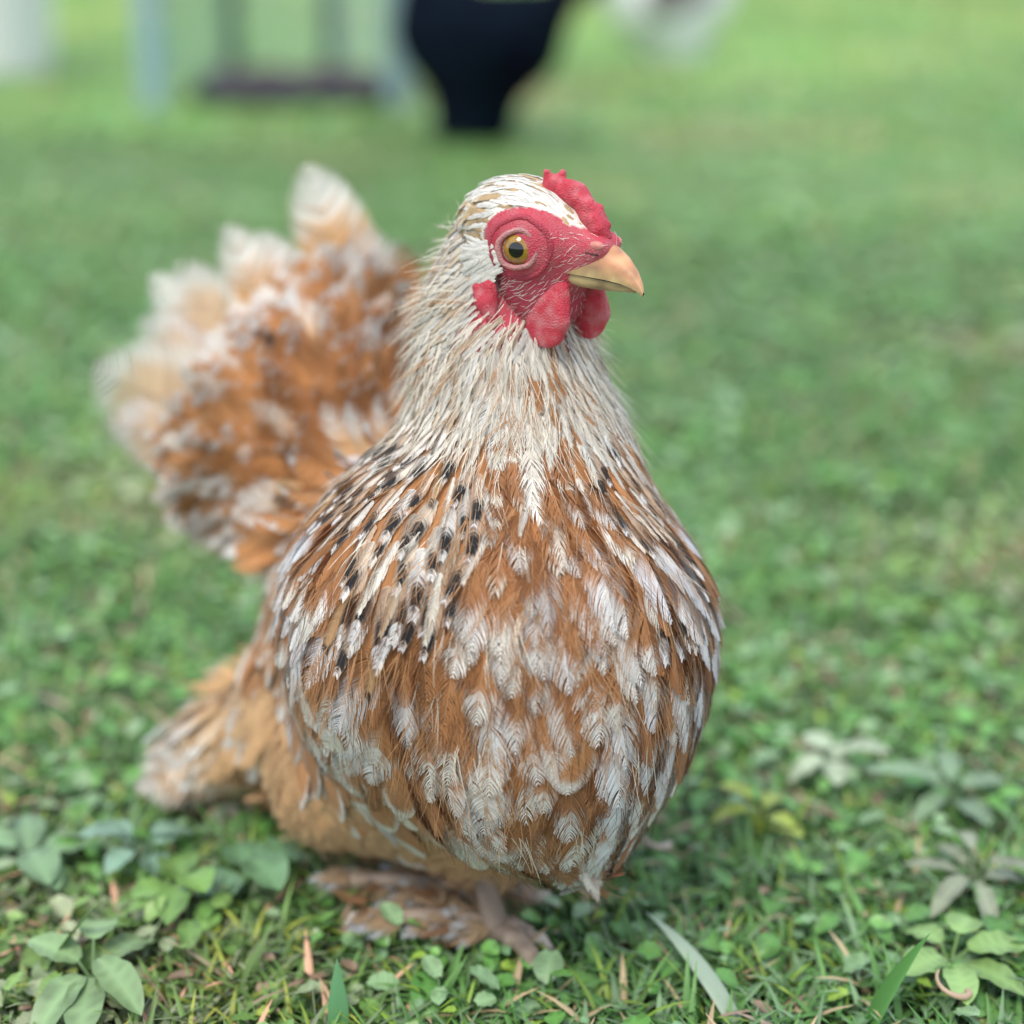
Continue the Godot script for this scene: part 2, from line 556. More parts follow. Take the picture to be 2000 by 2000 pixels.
func make_hen() -> void:
	var root := thing("hen", "buff and white speckled bantam hen with red face standing in the foreground grass", "hen", HEN)
	var blob := hen_solid()
	var s := blob.solid(Vector3(-0.1439, 0.2699, -0.1848) * Vector3(1, 0, 1) + Vector3(-0.06, 0.005, -0.06), Vector3(0.17, 0.31, 0.19), 0.006)
	head_at = Vector3(0.0378, 0.2797, 0.0466)
	var fwd := Vector3(0.80, -0.04, 0.60).normalized()
	var cheek := fwd.cross(Vector3(0.03, 1, 0.02)).normalized()
	head_basis = Basis(fwd, cheek.cross(fwd), cheek)
	var head_place := Transform3D(head_basis, head_at)
	var hb := head_solid()
	var h := hb.solid(Vector3(-0.032, -0.039, -0.022), Vector3(0.038, 0.025, 0.022), 0.0013)
	# body and head: one continuous mesh, the head's finer grid on a surface with the skin's relief
	var body := Build.new()
	body.add(s, func(p, _n):
		var t := blob.tag(p)
		var q: Vector3 = (p - head_at) * head_basis
		if q.x > -0.015 and q.y > -0.043 and q.x < 0.04:
			return Color(0.50, 0.07, 0.10)
		return [CREAM, CREAM, RUST, BUFF * 0.8, ORANGE * 0.7, BUFF][t])
	var m := body.mesh()
	var face := Build.new()
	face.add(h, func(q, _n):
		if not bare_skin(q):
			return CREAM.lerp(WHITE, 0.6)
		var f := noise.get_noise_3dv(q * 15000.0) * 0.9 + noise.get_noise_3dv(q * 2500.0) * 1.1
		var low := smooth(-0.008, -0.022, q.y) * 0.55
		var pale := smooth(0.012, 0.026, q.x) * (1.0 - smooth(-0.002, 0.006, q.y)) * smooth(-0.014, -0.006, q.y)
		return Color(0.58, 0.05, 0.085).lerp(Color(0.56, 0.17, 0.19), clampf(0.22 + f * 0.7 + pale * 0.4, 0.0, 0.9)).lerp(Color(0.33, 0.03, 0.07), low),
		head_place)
	face.mesh(m)
	var bo := obj("body", m, null, root)
	bo.set_surface_override_material(0, paint(0.9))
	var skin := bump(paint(0.52), 0.06, 95.0, 0.06)
	bo.set_surface_override_material(1, skin)
	make_face(root, head_place, hb)
	make_plumage(root, blob, s, hb, h, head_place)
	make_legs(root)


func make_face(root: Node3D, at: Transform3D, hb: Blob) -> void:
	var red := bump(paint(0.48), 0.06, 100.0, 0.07)
	red.subsurf_scatter_enabled = true
	red.subsurf_scatter_strength = 0.15
	var rosy := func(q: Vector3, _n):
		var f := noise.get_noise_3dv(q * 14000.0)
		var g := noise.get_noise_3dv(q * 2200.0 + Vector3(40, 7, 3))
		var c := Color(0.60, 0.045, 0.075).lerp(Color(0.66, 0.22, 0.24), clampf(0.1 + f * 1.1 + g * 0.6, 0.0, 0.8))
		return c.lerp(Color(0.40, 0.015, 0.04), clampf(-g * 1.3 - 0.05, 0.0, 0.7))
	# comb: a low single blade with knobbly points along the middle of the crown
	var c := Blob.new()
	c.k = 0.0025
	var ridge := [Vector2(0.006, 0.0155), Vector2(0.011, 0.0158), Vector2(0.017, 0.0135), Vector2(0.0225, 0.0095), Vector2(0.027, 0.0045), Vector2(0.0295, -0.0005)]
	var wide := [0.0014, 0.0016, 0.0020, 0.0026, 0.0030, 0.0026]
	for k in ridge.size() - 1:
		c.capsule(Vector3(ridge[k].x, ridge[k].y, 0), Vector3(ridge[k + 1].x, ridge[k + 1].y, 0), wide[k], wide[k + 1])
	for t in [[0.0065, 0.0160, 0.0060, 0.0210, 0.0012], [0.0100, 0.0160, 0.0108, 0.0212, -0.0006], [0.0125, 0.0150, 0.0146, 0.0180, 0.0008], [0.0165, 0.0140, 0.0188, 0.0168, -0.0004], [0.0205, 0.0115, 0.0236, 0.0136, 0.0005], [0.0240, 0.0075, 0.0276, 0.0095, 0.0], [0.0265, 0.0045, 0.0308, 0.0058, -0.0004], [0.0280, 0.001, 0.0318, 0.0018, 0.0003]]:
		c.capsule(Vector3(t[0], t[1], t[4] * 0.4), Vector3(t[2], t[3], t[4] * 1.6), 0.0024, 0.0013)
	for k in 90:
		var u := rng.randf() * (ridge.size() - 1.001)
		var p: Vector2 = ridge[int(u)].lerp(ridge[int(u) + 1], u - int(u))
		var r: float = lerpf(wide[int(u)], wide[int(u) + 1], u - int(u))
		p += Vector2(0.55, 0.8) * rng.randf_range(-0.0015, 0.0036)
		var sd := 1.0 if rng.randf() < 0.62 else -1.0
		var o := Vector3(p.x, p.y, sd * r * rng.randf_range(0.45, 0.85))
		c.capsule(o, o + Vector3(0.0003, 0.0003, sd * 0.0006), 0.0013, 0.0007)
	var cm := Build.new()
	cm.add(c.solid(Vector3(-0.001, -0.007, -0.008), Vector3(0.037, 0.026, 0.008), 0.0007), rosy, at)
	obj("comb", cm.mesh(), red, root)
	# wattles, ear lobes
	for side in [1.0, -1.0]:
		var w := Blob.new()
		w.k = 0.004
		var ahead := 0.0 if side > 0 else 0.004
		w.ellipsoid(Vector3(0.0148 + ahead, -0.0210, side * 0.0085), Vector3(0.0062, 0.0065, 0.0026))
		w.ellipsoid(Vector3(0.0128 + ahead, -0.0308, side * 0.0102), Vector3(0.0074, 0.0078, 0.0017))
		w.ellipsoid(Vector3(0.0160 + ahead, -0.0303, side * 0.0098), Vector3(0.0062, 0.0072, 0.0016))
		w.capsule(Vector3(0.0192 + ahead, -0.0165, side * 0.0072), Vector3(0.0213 + ahead, -0.0285, side * 0.0098), 0.0015, 0.0012)
		var wm := Build.new()
		wm.add(w.solid(Vector3(-0.001, -0.044, minf(side * 0.002, side * 0.014)), Vector3(0.03, -0.008, maxf(side * 0.002, side * 0.015)), 0.0007), rosy, at)
		obj("wattle", wm.mesh(), red, root)
		var e := Blob.new()
		e.k = 0.003
		e.ellipsoid(Vector3(-0.0085, -0.0225, side * 0.0160), Vector3(0.0046, 0.0062, 0.0019))
		e.capsule(Vector3(-0.0075, -0.0255, side * 0.0168), Vector3(-0.0035, -0.0345, side * 0.0168), 0.0030, 0.0010)
		e.capsule(Vector3(-0.0125, -0.0210, side * 0.0165), Vector3(-0.0095, -0.0270, side * 0.0172), 0.0013, 0.0010)
		e.capsule(Vector3(-0.0060, -0.0190, side * 0.0165), Vector3(-0.0045, -0.0300, side * 0.0172), 0.0011, 0.0009)
		var em := Build.new()
		em.add(e.solid(Vector3(-0.017, -0.039, minf(side * 0.009, side * 0.022)), Vector3(0.004, -0.012, maxf(side * 0.009, side * 0.022)), 0.0007), rosy, at)
		obj("ear_lobe", em.mesh(), red, root)
		make_eye(root, at, side, red, hb)
	# beak
	var upper := [[0.019, -0.003, -0.0112, 0.0088], [0.025, 0.0, -0.0113, 0.0080], [0.0305, 0.0006, -0.0114, 0.0069], [0.0355, -0.0008, -0.0117, 0.0056], [0.0400, -0.0036, -0.0123, 0.0043], [0.0440, -0.0076, -0.0135, 0.0029], [0.0466, -0.0118, -0.0150, 0.0016], [0.0476, -0.0148, -0.0162, 0.0006]]
	var lower := [[0.016, -0.0114, -0.0168, 0.0084], [0.024, -0.0116, -0.0170, 0.0075], [0.031, -0.0119, -0.0168, 0.0060], [0.037, -0.0125, -0.0163, 0.0043], [0.0420, -0.0134, -0.0158, 0.0024], [0.0445, -0.0143, -0.0155, 0.0008]]
	var horn := paint(0.48)
	horn.clearcoat_enabled = true
	horn.clearcoat = 0.1
	horn.clearcoat_roughness = 0.3
	var bm := mandible(upper, true, at)
	var ub := obj("upper_beak", bm, horn, root)
	obj("lower_beak", mandible(lower, false, at), horn, root)
	for side in [1.0, -1.0]:
		var ob := Blob.new()
		ob.ellipsoid(Vector3(0.0298, -0.0004, side * 0.0056), Vector3(0.0042, 0.0021, 0.0021))
		var om := Build.new()
		om.add(ob.solid(Vector3(0.024, -0.0045, side * 0.0056 - 0.004), Vector3(0.036, 0.0035, side * 0.0056 + 0.004), 0.0006), func(_q, _n): return Color(0.62, 0.22, 0.19), at)
		obj("nostril_flap", om.mesh(), paint(0.45), ub)
		var nb := Build.new()
		var slit := func(_t, _a): return Color(0.06, 0.02, 0.02)
		nb.tube([at * Vector3(0.0262, -0.0012, side * 0.0074), at * Vector3(0.0282, -0.0028, side * 0.0078), at * Vector3(0.0325, -0.0032, side * 0.0068)], [0.0003, 0.0006, 0.0003], slit, 6)
		obj("nostril", nb.mesh(), paint(0.6), ub)


func mandible(rows: Array, top: bool, at: Transform3D) -> ArrayMesh:
	var b := Build.new()
	var sides := 28
	var fine := []
	for k in rows.size() - 1:           # closer rows, so that growth lines and stains show
		for j in 4:
			var u := j / 4.0
			var row := []
			for x in 4:
				row.append(lerpf(rows[k][x], rows[k + 1][x], u))
			fine.append(row)
	fine.append(rows[-1])
	rows = fine
	for k in rows.size():
		var r: Array = rows[k]
		for j in sides:
			var a := TAU * j / sides
			var mid: float = (r[1] + r[2]) * 0.5
			var half: float = (r[1] - r[2]) * 0.5
			var ca := cos(a)
			var sa := sin(a)
			var flat := 0.35 if (sa < 0.0) == top else 1.0
			# arched on the outside, flat where the halves meet
			var base: float = r[2] if top else r[1]
			var y := base + (2.0 * half * pow(absf(sa), 0.8) if (sa >= 0.0) == top else half * 0.12 * absf(sa)) * (1.0 if top else -1.0)
			var p := Vector3(r[0], y, r[3] * ca)
			var n := Vector3(0.25, (sa if top else -absf(sa)) * flat, ca * 1.2).normalized()
			var t := float(k) / (rows.size() - 1)
			var edge := 1.0 - clampf(absf(y - base) / maxf(2.0 * half, 0.001) * 2.2, 0.0, 1.0)
			var col := Color(0.58, 0.28, 0.14).lerp(Color(0.50, 0.38, 0.18), edge) if top else Color(0.48, 0.36, 0.18)
			col = col.lerp(Color(0.56, 0.36, 0.18), smooth(0.75, 1.0, t))
			col *= 1.0 + noise.get_noise_2d(p.x * 9000.0, p.y * 22000.0 + p.z * 9000.0) * 0.5
			var dirt := clampf(noise.get_noise_3dv(p * 6000.0 + Vector3(9, 2, 5)) * 2.0 - 0.25, 0.0, 0.6) + 0.5 * (1.0 - smooth(0.0, 0.25, t)) * edge
			col = col.lerp(Color(0.22, 0.13, 0.08), clampf(dirt, 0.0, 0.6))
			b.put(at * p, at.basis * n, col)
		if k:
			for j in sides:
				var q := (k - 1) * sides
				b.quad(q + j, q + (j + 1) % sides, q + sides + (j + 1) % sides, q + sides + j)
	return b.mesh()


func make_eye(root: Node3D, at: Transform3D, side: float, red: Material, hb: Blob) -> void:
	var dir := Vector3(0.34, 0.06, side * 0.93).normalized()
	var up := (Vector3(0, 1, 0) - dir * dir.y).normalized()
	var across := up.cross(dir)
	var pos := Vector3(0.0028, -0.0042, side * 0.0085)
	while hb.d(pos) < -0.0012:
		pos += dir * 0.0002
	var r := 0.0066
	var mid := pos - dir * (r - 0.0030)
	var shape := func(from: float, to: float, radius: float, look: Callable) -> ArrayMesh:
		var b := Build.new()
		for k in 13:
			var a := lerpf(from, to, k / 12.0)
			for j in 40:
				var t := TAU * j / 40
				var n: Vector3 = dir * cos(a) + (across * cos(t) + up * sin(t)) * sin(a)
				b.put(at * (mid + n * radius), at.basis * n, look.call(a, t))
			if k:
				for j in 40:
					var q := (k - 1) * 40
					b.quad(q + j, q + (j + 1) % 40, q + 40 + (j + 1) % 40, q + 40 + j)
		return b.mesh()
	var wet := paint(0.06)
	wet.clearcoat_enabled = true
	wet.clearcoat = 1.0
	wet.clearcoat_roughness = 0.02
	var eye := obj("eye", shape.call(0.0, 1.4, r, func(_a, _t): return Color(0.02, 0.012, 0.01)), wet, root)
	obj("iris", shape.call(0.38, 1.0, r + 0.00012, func(a, t):
		var ray := noise.get_noise_2d(cos(t) * 180.0, sin(t) * 180.0)
		var c := Color(0.30, 0.15, 0.018).lerp(Color(0.40, 0.22, 0.03), clampf(0.5 + ray, 0, 1))
		return c.lerp(Color(0.03, 0.018, 0.012), smooth(0.86, 0.97, a) + (1.0 - smooth(0.38, 0.45, a)))), wet, eye)
	obj("pupil", shape.call(0.0, 0.41, r + 0.0002, func(_a, _t): return Color(0.004, 0.004, 0.005)), wet, eye)
	# lids: a thin pale inner ring and a thicker red outer fold
	for ring in [[0.0067, 0.0010, Color(0.56, 0.24, 0.24), "eyelid", 0.0009], [0.0108, 0.0012, Color(0.48, 0.05, 0.08), "eyelid", -0.0016]]:
		var b := Build.new()
		for k in 48:
			var t := TAU * k / 48
			var rr: float = ring[0] * (1.0 + 0.045 * sin(t * 2.0 + 0.6) + 0.02 * sin(t * 5.0) + 0.03 * noise.get_noise_2d(k * 30.0, ring[0] * 90000.0))
			var o := across * cos(t) * 1.04 + up * sin(t)
			var centre: Vector3 = pos + dir * ring[4] + o * rr
			if ring[0] > 0.0075:      # the outer folds lie on the cheek
				for q in 30:
					if hb.d(centre) > 0.0: centre -= dir * 0.0001
					else: centre += dir * 0.0001
			if ring[0] > 0.0105:
				centre -= dir * 0.0006
			for j in 10:
				var a := TAU * j / 10
				var n := o * cos(a) + dir * sin(a)
				var col: Color = ring[2]
				b.put(at * (centre + n * ring[1]), at.basis * n, col * (1.0 + 0.2 * noise.get_noise_2d(k * 20.0, j * 4.0)))
		for k in 48:
			for j in 10:
				var k2 := (k + 1) % 48
				b.quad(k * 10 + j, k * 10 + (j + 1) % 10, k2 * 10 + (j + 1) % 10, k2 * 10 + j)
		obj(ring[3], b.mesh(), red, eye)


func make_plumage(root: Node3D, blob: Blob, s: Dictionary, hb: Blob, h: Dictionary, head_place: Transform3D) -> void:
	var plume := paint(0.85, Color.WHITE, 0.35, 0.25)
	var heap := {}                       # [region, kind, variant] -> places
	var singles := []
	var throat := Vector3(0.0365, 0.2557, 0.0504)
	var rump := Vector3(-0.0224, 0.1403, -0.0397)
	var crown := head_at
	var gap := func(p: Vector3) -> float:
		var t := blob.tag(p)
		if (p - crown).length() < 0.017:
			return 0.0
		var q := (p - crown) * head_basis
		if q.x > -0.0095 and q.y > -0.0305 and absf(q.z) < 0.022:
			return 0.0
		if t == NECK:
			return lerpf(0.0023, 0.0033, clampf((0.27 - p.y) / 0.08, 0, 1))
		if t == TAIL:
			return 0.0060
		if t == BREAST:
			return 0.0058 if p.y > 0.168 else 0.0084
		return 0.0058
	for sp in spots(s, gap, 190000, 0.0095):
		var p: Vector3 = sp[0]
		var n: Vector3 = sp[1]
		var t := blob.tag(p)
		var phi := azimuth(p)
		var flow := (p - throat).normalized() + Vector3(0, -0.35, 0)
		var kind := "rust"
		var length := 0.03
		var lift := 0.06
		var region := "breast_feathers"
		var dice := rng.randf()
		var side_of_neck := (p - head_at).dot(head_basis.x)
		if t == NECK or (t == BREAST and p.y > 0.185):
			region = "neck_feathers"
			flow = Vector3(0, -1, 0) + n * 0.3 + (p - throat) * Vector3(3, 0, 3)
			length = lerpf(0.014, 0.023, clampf((0.27 - p.y) / 0.09, 0, 1))
			lift = lerpf(0.10, 0.06, clampf((0.27 - p.y) / 0.06, 0, 1))
			if p.y > 0.245:
				flow -= head_basis.x * 0.7
			if phi > 32.0 or phi < -75.0:
				if p.y > 0.212:
					kind = "hackle_white" if dice < 0.5 else "hackle_cream" if dice < (0.78 if p.y > 0.24 else 0.9) else "hackle_tan"
				else:
					kind = "fleck" if dice < 0.62 else "hackle_white" if dice < 0.72 else "hackle_cream" if dice < 0.85 else "hackle_tan" if dice < 0.93 else "black_tip"
			elif phi > -22.0:
				kind = "wisp" if dice < 0.62 else "wisp_rust" if dice < 0.80 and p.y < 0.228 else "hackle_white" if dice < 0.95 else "hackle_tan"
				if p.y < 0.212 and phi > 16.0:
					kind = "hackle_rust" if dice < 0.3 else "fleck" if dice < 0.38 else kind
				if p.y < 0.20:
					kind = "wisp" if dice < 0.22 else "wisp_rust" if dice < 0.42 else "rust" if dice < 0.62 else "spangle" if dice < 0.8 else "snow" if dice < 0.9 else "hackle_white"
				length *= 1.05
				lift += 0.05
			else:
				kind = "hackle_white" if dice < 0.5 else "wisp" if dice < 0.62 else "hackle_rust" if dice < 0.74 else "fleck" if p.y < 0.215 else "hackle_cream"
		elif t == BREAST:
			length = 0.033 * rng.randf_range(0.85, 1.15)
			var hackle_edge := 0.156 + 0.012 * noise.get_noise_1d(phi * 3.0) + 0.05 * smooth(70.0, 95.0, phi)
			flow = flow.normalized().lerp((Vector3(0.0660, 0.0380, 0.1166) - p).normalized() * 1.2, smooth(0.10, 0.045, p.y) if phi > -25.0 else 0.0)
			if p.y < 0.068:
				length *= 0.72
				if phi <= -25.0:
					flow = Vector3(0, -1, 0.1)
			if p.y > hackle_edge + 0.030 * (1.0 - smooth(30.0, 62.0, phi)) and phi > 26.0 and phi < 150.0:
				region = "shoulder_feathers"
				kind = "fleck" if dice < 0.72 else "hackle_white" if dice < 0.80 else "spangle" if dice < 0.86 else "hackle_tan" if dice < 0.93 else "black_tip"
				length = 0.027
			elif phi > 58.0:
				region = "wing_feathers"
				kind = "crescent" if dice < 0.68 else "rust" if dice < 0.88 else "snow"
				if p.y > 0.14:
					kind = "snow" if dice < 0.3 else "spangle" if dice < 0.75 else "rust"
				flow += -FORWARD * 0.25
			elif phi > 8.0:
				kind = "spangle" if dice < 0.52 else "rust" if dice < 0.78 else "snow" if dice < 0.88 else "crescent"
			else:
				kind = "snow" if dice < (0.20 if phi > -20.0 else 0.34) else "spangle" if dice < 0.62 else "rust" if dice < 0.94 else "deep"
				if p.y > 0.168 and dice > 0.72 and phi < -14.0:
					kind = "fleck"
		elif t == THIGH:
			region = "thigh_feathers"
			kind = "fluff" if dice < 0.9 else "crescent"
			flow = Vector3(-0.25, -1, 0.1) - FORWARD * 0.5
			length = 0.027
		elif t == FLUFF:
			region = "fluff_feathers"
			kind = "fluff" if dice < 0.6 else "fluff_pale"
			if p.x < -0.09:
				kind = "fluff_pale" if dice < 0.9 else "fluff"
			flow = Vector3(-0.8, -0.55, -0.1)
			length = 0.04
			lift = 0.22
		else:
			region = "saddle_feathers"
			flow = (p - rump).normalized() + Vector3(-0.12, 0.1, 0)
			kind = "frizzle" if dice < 0.58 else "frizzle_plain" if dice < 0.82 else "frizzle_fleck" if dice < 0.90 else "frizzle_pale"
			length = 0.027
			lift = 0.3
			flow = flow.normalized().rotated(n, rng.randfn(0, 0.22))
			if p.distance_to(rump) > 0.085 and dice > 0.7:
				kind = "frizzle_pale"
		flow = flow.normalized()
		flow = flow.rotated(n, rng.randfn(0.0, 0.13))
		length *= rng.randf_range(0.86, 1.16)
		if t == TAIL or t == FLUFF:
			lift += rng.randfn(0.0, 0.05)
		else:            # the tip comes to lie just above the coat below it
			var way := (flow - n * flow.dot(n)).normalized()
			var bend := 0.34
			if kind.begins_with("hackle") or kind == "fleck" or kind == "black_tip":
				bend = 0.2
			var clear := rng.randf_range(0.0016, 0.0030) if region != "neck_feathers" else rng.randf_range(0.0008, 0.0020)
			lift = clampf(bend * 0.5 + (clear - blob.d(p + way * length * 0.95)) / length, -0.25, 0.45)
		var place := stand(p + n * 0.0008, flow, n, lift, length, rng.randf_range(0.88, 1.15))
		var v := rng.randi() % int(kinds[kind].size())
		var tone := rng.randf_range(0.82, 1.08)
		var warm := rng.randf_range(-0.04, 0.04)
		var tint := Color(tone * (1.0 + warm), tone, tone * (1.0 - warm))
		if t == BREAST and n.z > 0.35 and region != "neck_feathers":
			singles.append([n.z * length, kind, v, place])
			continue
		var key := [region, kind, v]
		if not heap.has(key):
			heap[key] = []
		heap[key].append([place, tint])
	# loose hair-like strands over the breast and throat
	for sp in spots(s, func(p: Vector3) -> float: return 0.0062 if blob.tag(p) == BREAST else (0.0045 if blob.tag(p) == NECK and p.distance_to(head_at) > 0.03 else (0.0055 if blob.tag(p) != TAIL and blob.tag(p) != NECK else -1.0)), 60000, 0.0078):
		var p: Vector3 = sp[0]
		var n: Vector3 = sp[1]
		var dice := rng.randf()
		var kind := "hair_rust" if dice < 0.55 else "hair_pale" if dice < 0.62 else "hair_dark"
		if p.y > 0.2:
			kind = "hair_pale" if dice < 0.85 else "hair_rust"
		var tg := blob.tag(p)
		if tg == THIGH or tg == FLUFF:
			kind = "hair_buff"
		var flow := ((p - throat).normalized() + Vector3(0, -0.35, 0)).lerp((Vector3(0.0660, 0.0380, 0.1166) - p).normalized() * 1.2, smooth(0.10, 0.045, p.y)).rotated(n, rng.randfn(0, 0.16))
		var key := ["loose_strands", kind, rng.randi() % 3]
		if not heap.has(key):
			heap[key] = []
		heap[key].append([stand(p + n * 0.0022, flow, n, 0.1 + rng.randf() * 0.08, rng.randf_range(0.014, 0.026)), Color.WHITE * rng.randf_range(0.8, 1.05)])
	# the 300 that show largest are feathers of their own
	singles.sort_custom(func(x, y): return x[0] > y[0])
	var looks := []
	for k in 6:
		var tone := 0.86 + 0.05 * k
		looks.append(paint(0.85, Color(tone, tone * (0.985 + 0.01 * (k % 3)), tone * (0.97 + 0.02 * (k % 2))).linear_to_srgb(), 0.35, 0.25))
	for k in singles.size():
		var f: Array = singles[k]
		if k < 300:
			obj("feather", kinds[f[1]][f[2]], looks[k % 6], root).transform = f[3]
		else:
			var key := ["breast_feathers", f[1], f[2]]
			if not heap.has(key):
				heap[key] = []
			heap[key].append([f[3], Color.WHITE * rng.randf_range(0.85, 1.05)])
	# head
	var bristle := Build.new()
	var head_gap := func(q: Vector3) -> float:
		if bare_skin(q):
			return -1.0
		if q.x > 0.003 and q.y > 0.012 and absf(q.z) < 0.0013:
			return -1.0
		return 0.0016
	for sp in spots(h, head_gap, 30000, 0.002):
		var q: Vector3 = sp[0]
		var n: Vector3 = sp[1]
		if q.x < -0.02 and q.y < -0.01:
			continue
		var flow := Vector3(-1, 0.1, 0) + Vector3(0, -0.6, 0) * smooth(0.0, -0.02, q.x)
		var dice := rng.randf()
		var buff := q.y < 0.011 and q.y > -0.012 and q.x < -0.006 and absf(q.z) > 0.006
		var kind := "down_buff" if (buff and dice < 0.75) or dice < 0.2 else "down_white"
		var length := lerpf(0.0085, 0.014, smooth(0.015, -0.015, q.x))
		if q.x > 0.012:
			length *= 0.8
			flow += Vector3(-0.2, 0.5, 0)
		flow = flow.rotated(n, rng.randfn(0.0, 0.18))
		var key := ["crown_feathers", kind, rng.randi() % int(kinds[kind].size())]
		if not heap.has(key):
			heap[key] = []
		heap[key].append([head_place * stand(q, flow, n, 0.12 + rng.randfn(0.0, 0.05), length * rng.randf_range(0.8, 1.15)), Color.WHITE * rng.randf_range(0.78, 1.03)])
	# white tuft over the ear, and the fine pale bristles of the cheek
	for k in 80:
		var q := Vector3(-0.0045 + rng.randfn(0, 0.0016), -0.0095 + rng.randfn(0, 0.0030), 0.0166)
		var flow := Vector3(-1.0, -0.30 + rng.randfn(0, 0.25), 0.0)
		var key := ["ear_tuft", "down_white", k % 3]
		if not heap.has(key):
			heap[key] = []
		heap[key].append([head_place * stand(q, flow, Vector3(-0.15, 0.05, 1).normalized(), 0.22 + rng.randf() * 0.16, rng.randf_range(0.012, 0.0175), 0.8), Color.WHITE * rng.randf_range(0.9, 1.05)])
	for sp in spots(h, func(q: Vector3) -> float: return 0.0013 if bare_skin(q) and q.y < -0.007 and q.x < 0.02 else (0.0018 if bare_skin(q) and q.x > 0.012 and q.y < 0.003 else -1.0), 9000, 0.002):
		var q: Vector3 = sp[0]
		var n: Vector3 = sp[1]
		if Vector2(q.x - 0.007, q.y + 0.004).length() < 0.0105:
			continue
		var flow := Vector3(-1, -0.45 + rng.randfn(0, 0.5), 0)
		flow = (flow - n * flow.dot(n)).normalized()
		var length := rng.randf_range(0.0018, 0.0066) * (0.6 if q.x > 0.012 else 1.0)
		var sidev := flow.cross(n) * 0.00008
		var mid := q + flow * length * 0.5 + n * 0.0006
		var end := q + flow * length + n * 0.0005
		var col := CREAM.lerp(WHITE, 0.6) if rng.randf() < 0.7 else Color(0.4, 0.16, 0.15)
		var a := [bristle.put(head_place * (q - sidev), head_basis * n, col), bristle.put(head_place * (q + sidev), head_basis * n, col), bristle.put(head_place * (mid + sidev), head_basis * n, col), bristle.put(head_place * (mid - sidev), head_basis * n, col), bristle.put(head_place * end, head_basis * n, col)]
		bristle.quad(a[0], a[1], a[2], a[3])
		bristle.i.append_array([a[3], a[2], a[4]])
	for sp in spots(s, func(p: Vector3) -> float:
		var q: Vector3 = (p - head_at) * head_basis
		return 0.0011 if q.x > -0.013 and q.x < 0.03 and q.y > -0.040 and q.y < -0.015 else -1.0, 60000, 0.0015):
		var n: Vector3 = sp[1]
		var flow: Vector3 = Vector3(0, -1, 0) - head_basis.x * 0.6 + Vector3(rng.randfn(0, 0.3), 0, rng.randfn(0, 0.3))
		flow = (flow - n * flow.dot(n)).normalized()
		var length := rng.randf_range(0.003, 0.008)
		var sidev := flow.cross(n) * 0.00009
		var col := CREAM.lerp(WHITE, 0.6) if rng.randf() < 0.8 else Color(0.4, 0.16, 0.15)
		var a := [bristle.put(sp[0] - sidev, n, col), bristle.put(sp[0] + sidev, n, col), bristle.put(sp[0] + flow * length + n * 0.0012, n, col)]
		bristle.i.append_array(a)
	obj("face_bristles", bristle.mesh(), plume, root).set_meta("kind", "stuff")
	for key in heap:
		multi(key[0], kinds[key[1]][key[2]], plume, heap[key], root)
	# the large tail feathers that stand clear of the cushion, one by one: root, tip, width, kind
	var tails := [
		[Vector3(-0.0380, 0.1983, -0.1097), Vector3(-0.0620, 0.2662, -0.1513), 0.9, "tail"], [Vector3(-0.0257, 0.1983, -0.1097), Vector3(-0.0389, 0.2448, -0.1379), 1.0, "frizzle_pale"],
		[Vector3(-0.0204, 0.2041, -0.1065), Vector3(-0.0183, 0.2421, -0.1262), 1.0, "frizzle"], [Vector3(-0.0727, 0.1743, -0.1220), Vector3(-0.1022, 0.2386, -0.1570), 0.8, "tail"],
		[Vector3(-0.0626, 0.1790, -0.1238), Vector3(-0.0868, 0.2362, -0.1561), 0.8, "tail"], [Vector3(-0.0894, 0.1619, -0.1280), Vector3(-0.1402, 0.2148, -0.1587), 0.8, "tail"],
		[Vector3(-0.0886, 0.1633, -0.1232), Vector3(-0.1250, 0.2220, -0.1560), 0.8, "tail_pale"], [Vector3(-0.0914, 0.1560, -0.0884), Vector3(-0.1590, 0.1886, -0.0985), 1.25, "tail_pale"],
		[Vector3(-0.0914, 0.1469, -0.0849), Vector3(-0.1526, 0.1646, -0.0937), 1.1, "tail_pale"], [Vector3(-0.0955, 0.1317, -0.1059), Vector3(-0.1396, 0.1395, -0.1142), 0.9, "frizzle_pale"],
		[Vector3(-0.0898, 0.1383, -0.0870), Vector3(-0.1294, 0.1151, -0.0857), 1.0, "tail_pale"], [Vector3(-0.0806, 0.1274, -0.0882), Vector3(-0.1113, 0.1000, -0.0832), 0.95, "frizzle_plain"],
		[Vector3(-0.0694, 0.1286, -0.0780), Vector3(-0.0898, 0.0899, -0.0687), 1.0, "frizzle_pale"], [Vector3(-0.0519, 0.1827, -0.1198), Vector3(-0.0734, 0.2300, -0.1484), 0.8, "frizzle_pale"],
		[Vector3(-0.1022, 0.1523, -0.1244), Vector3(-0.1443, 0.1990, -0.1474), 0.9, "tail_pale"]]
	for k in 26:          # frilly edge of the cushion, small curled feathers between the large ones
		var u := k / 25.0
		var base: Vector3 = Vector3(-0.0364, 0.2144, -0.1264).lerp(Vector3(-0.1056, 0.1648, -0.1184), u) if k % 2 else Vector3(-0.1047, 0.1616, -0.1118).lerp(Vector3(-0.0930, 0.1228, -0.0865), u)
		var out: Vector3 = (base - rump).normalized() + Vector3(rng.randfn(0, 0.25), rng.randfn(0, 0.25), rng.randfn(0, 0.2))
		tails.append([base, base + out.normalized() * rng.randf_range(0.024, 0.036), 1.1, ["frizzle_pale", "frizzle", "frizzle_pale", "tail_pale"][k % 4]])
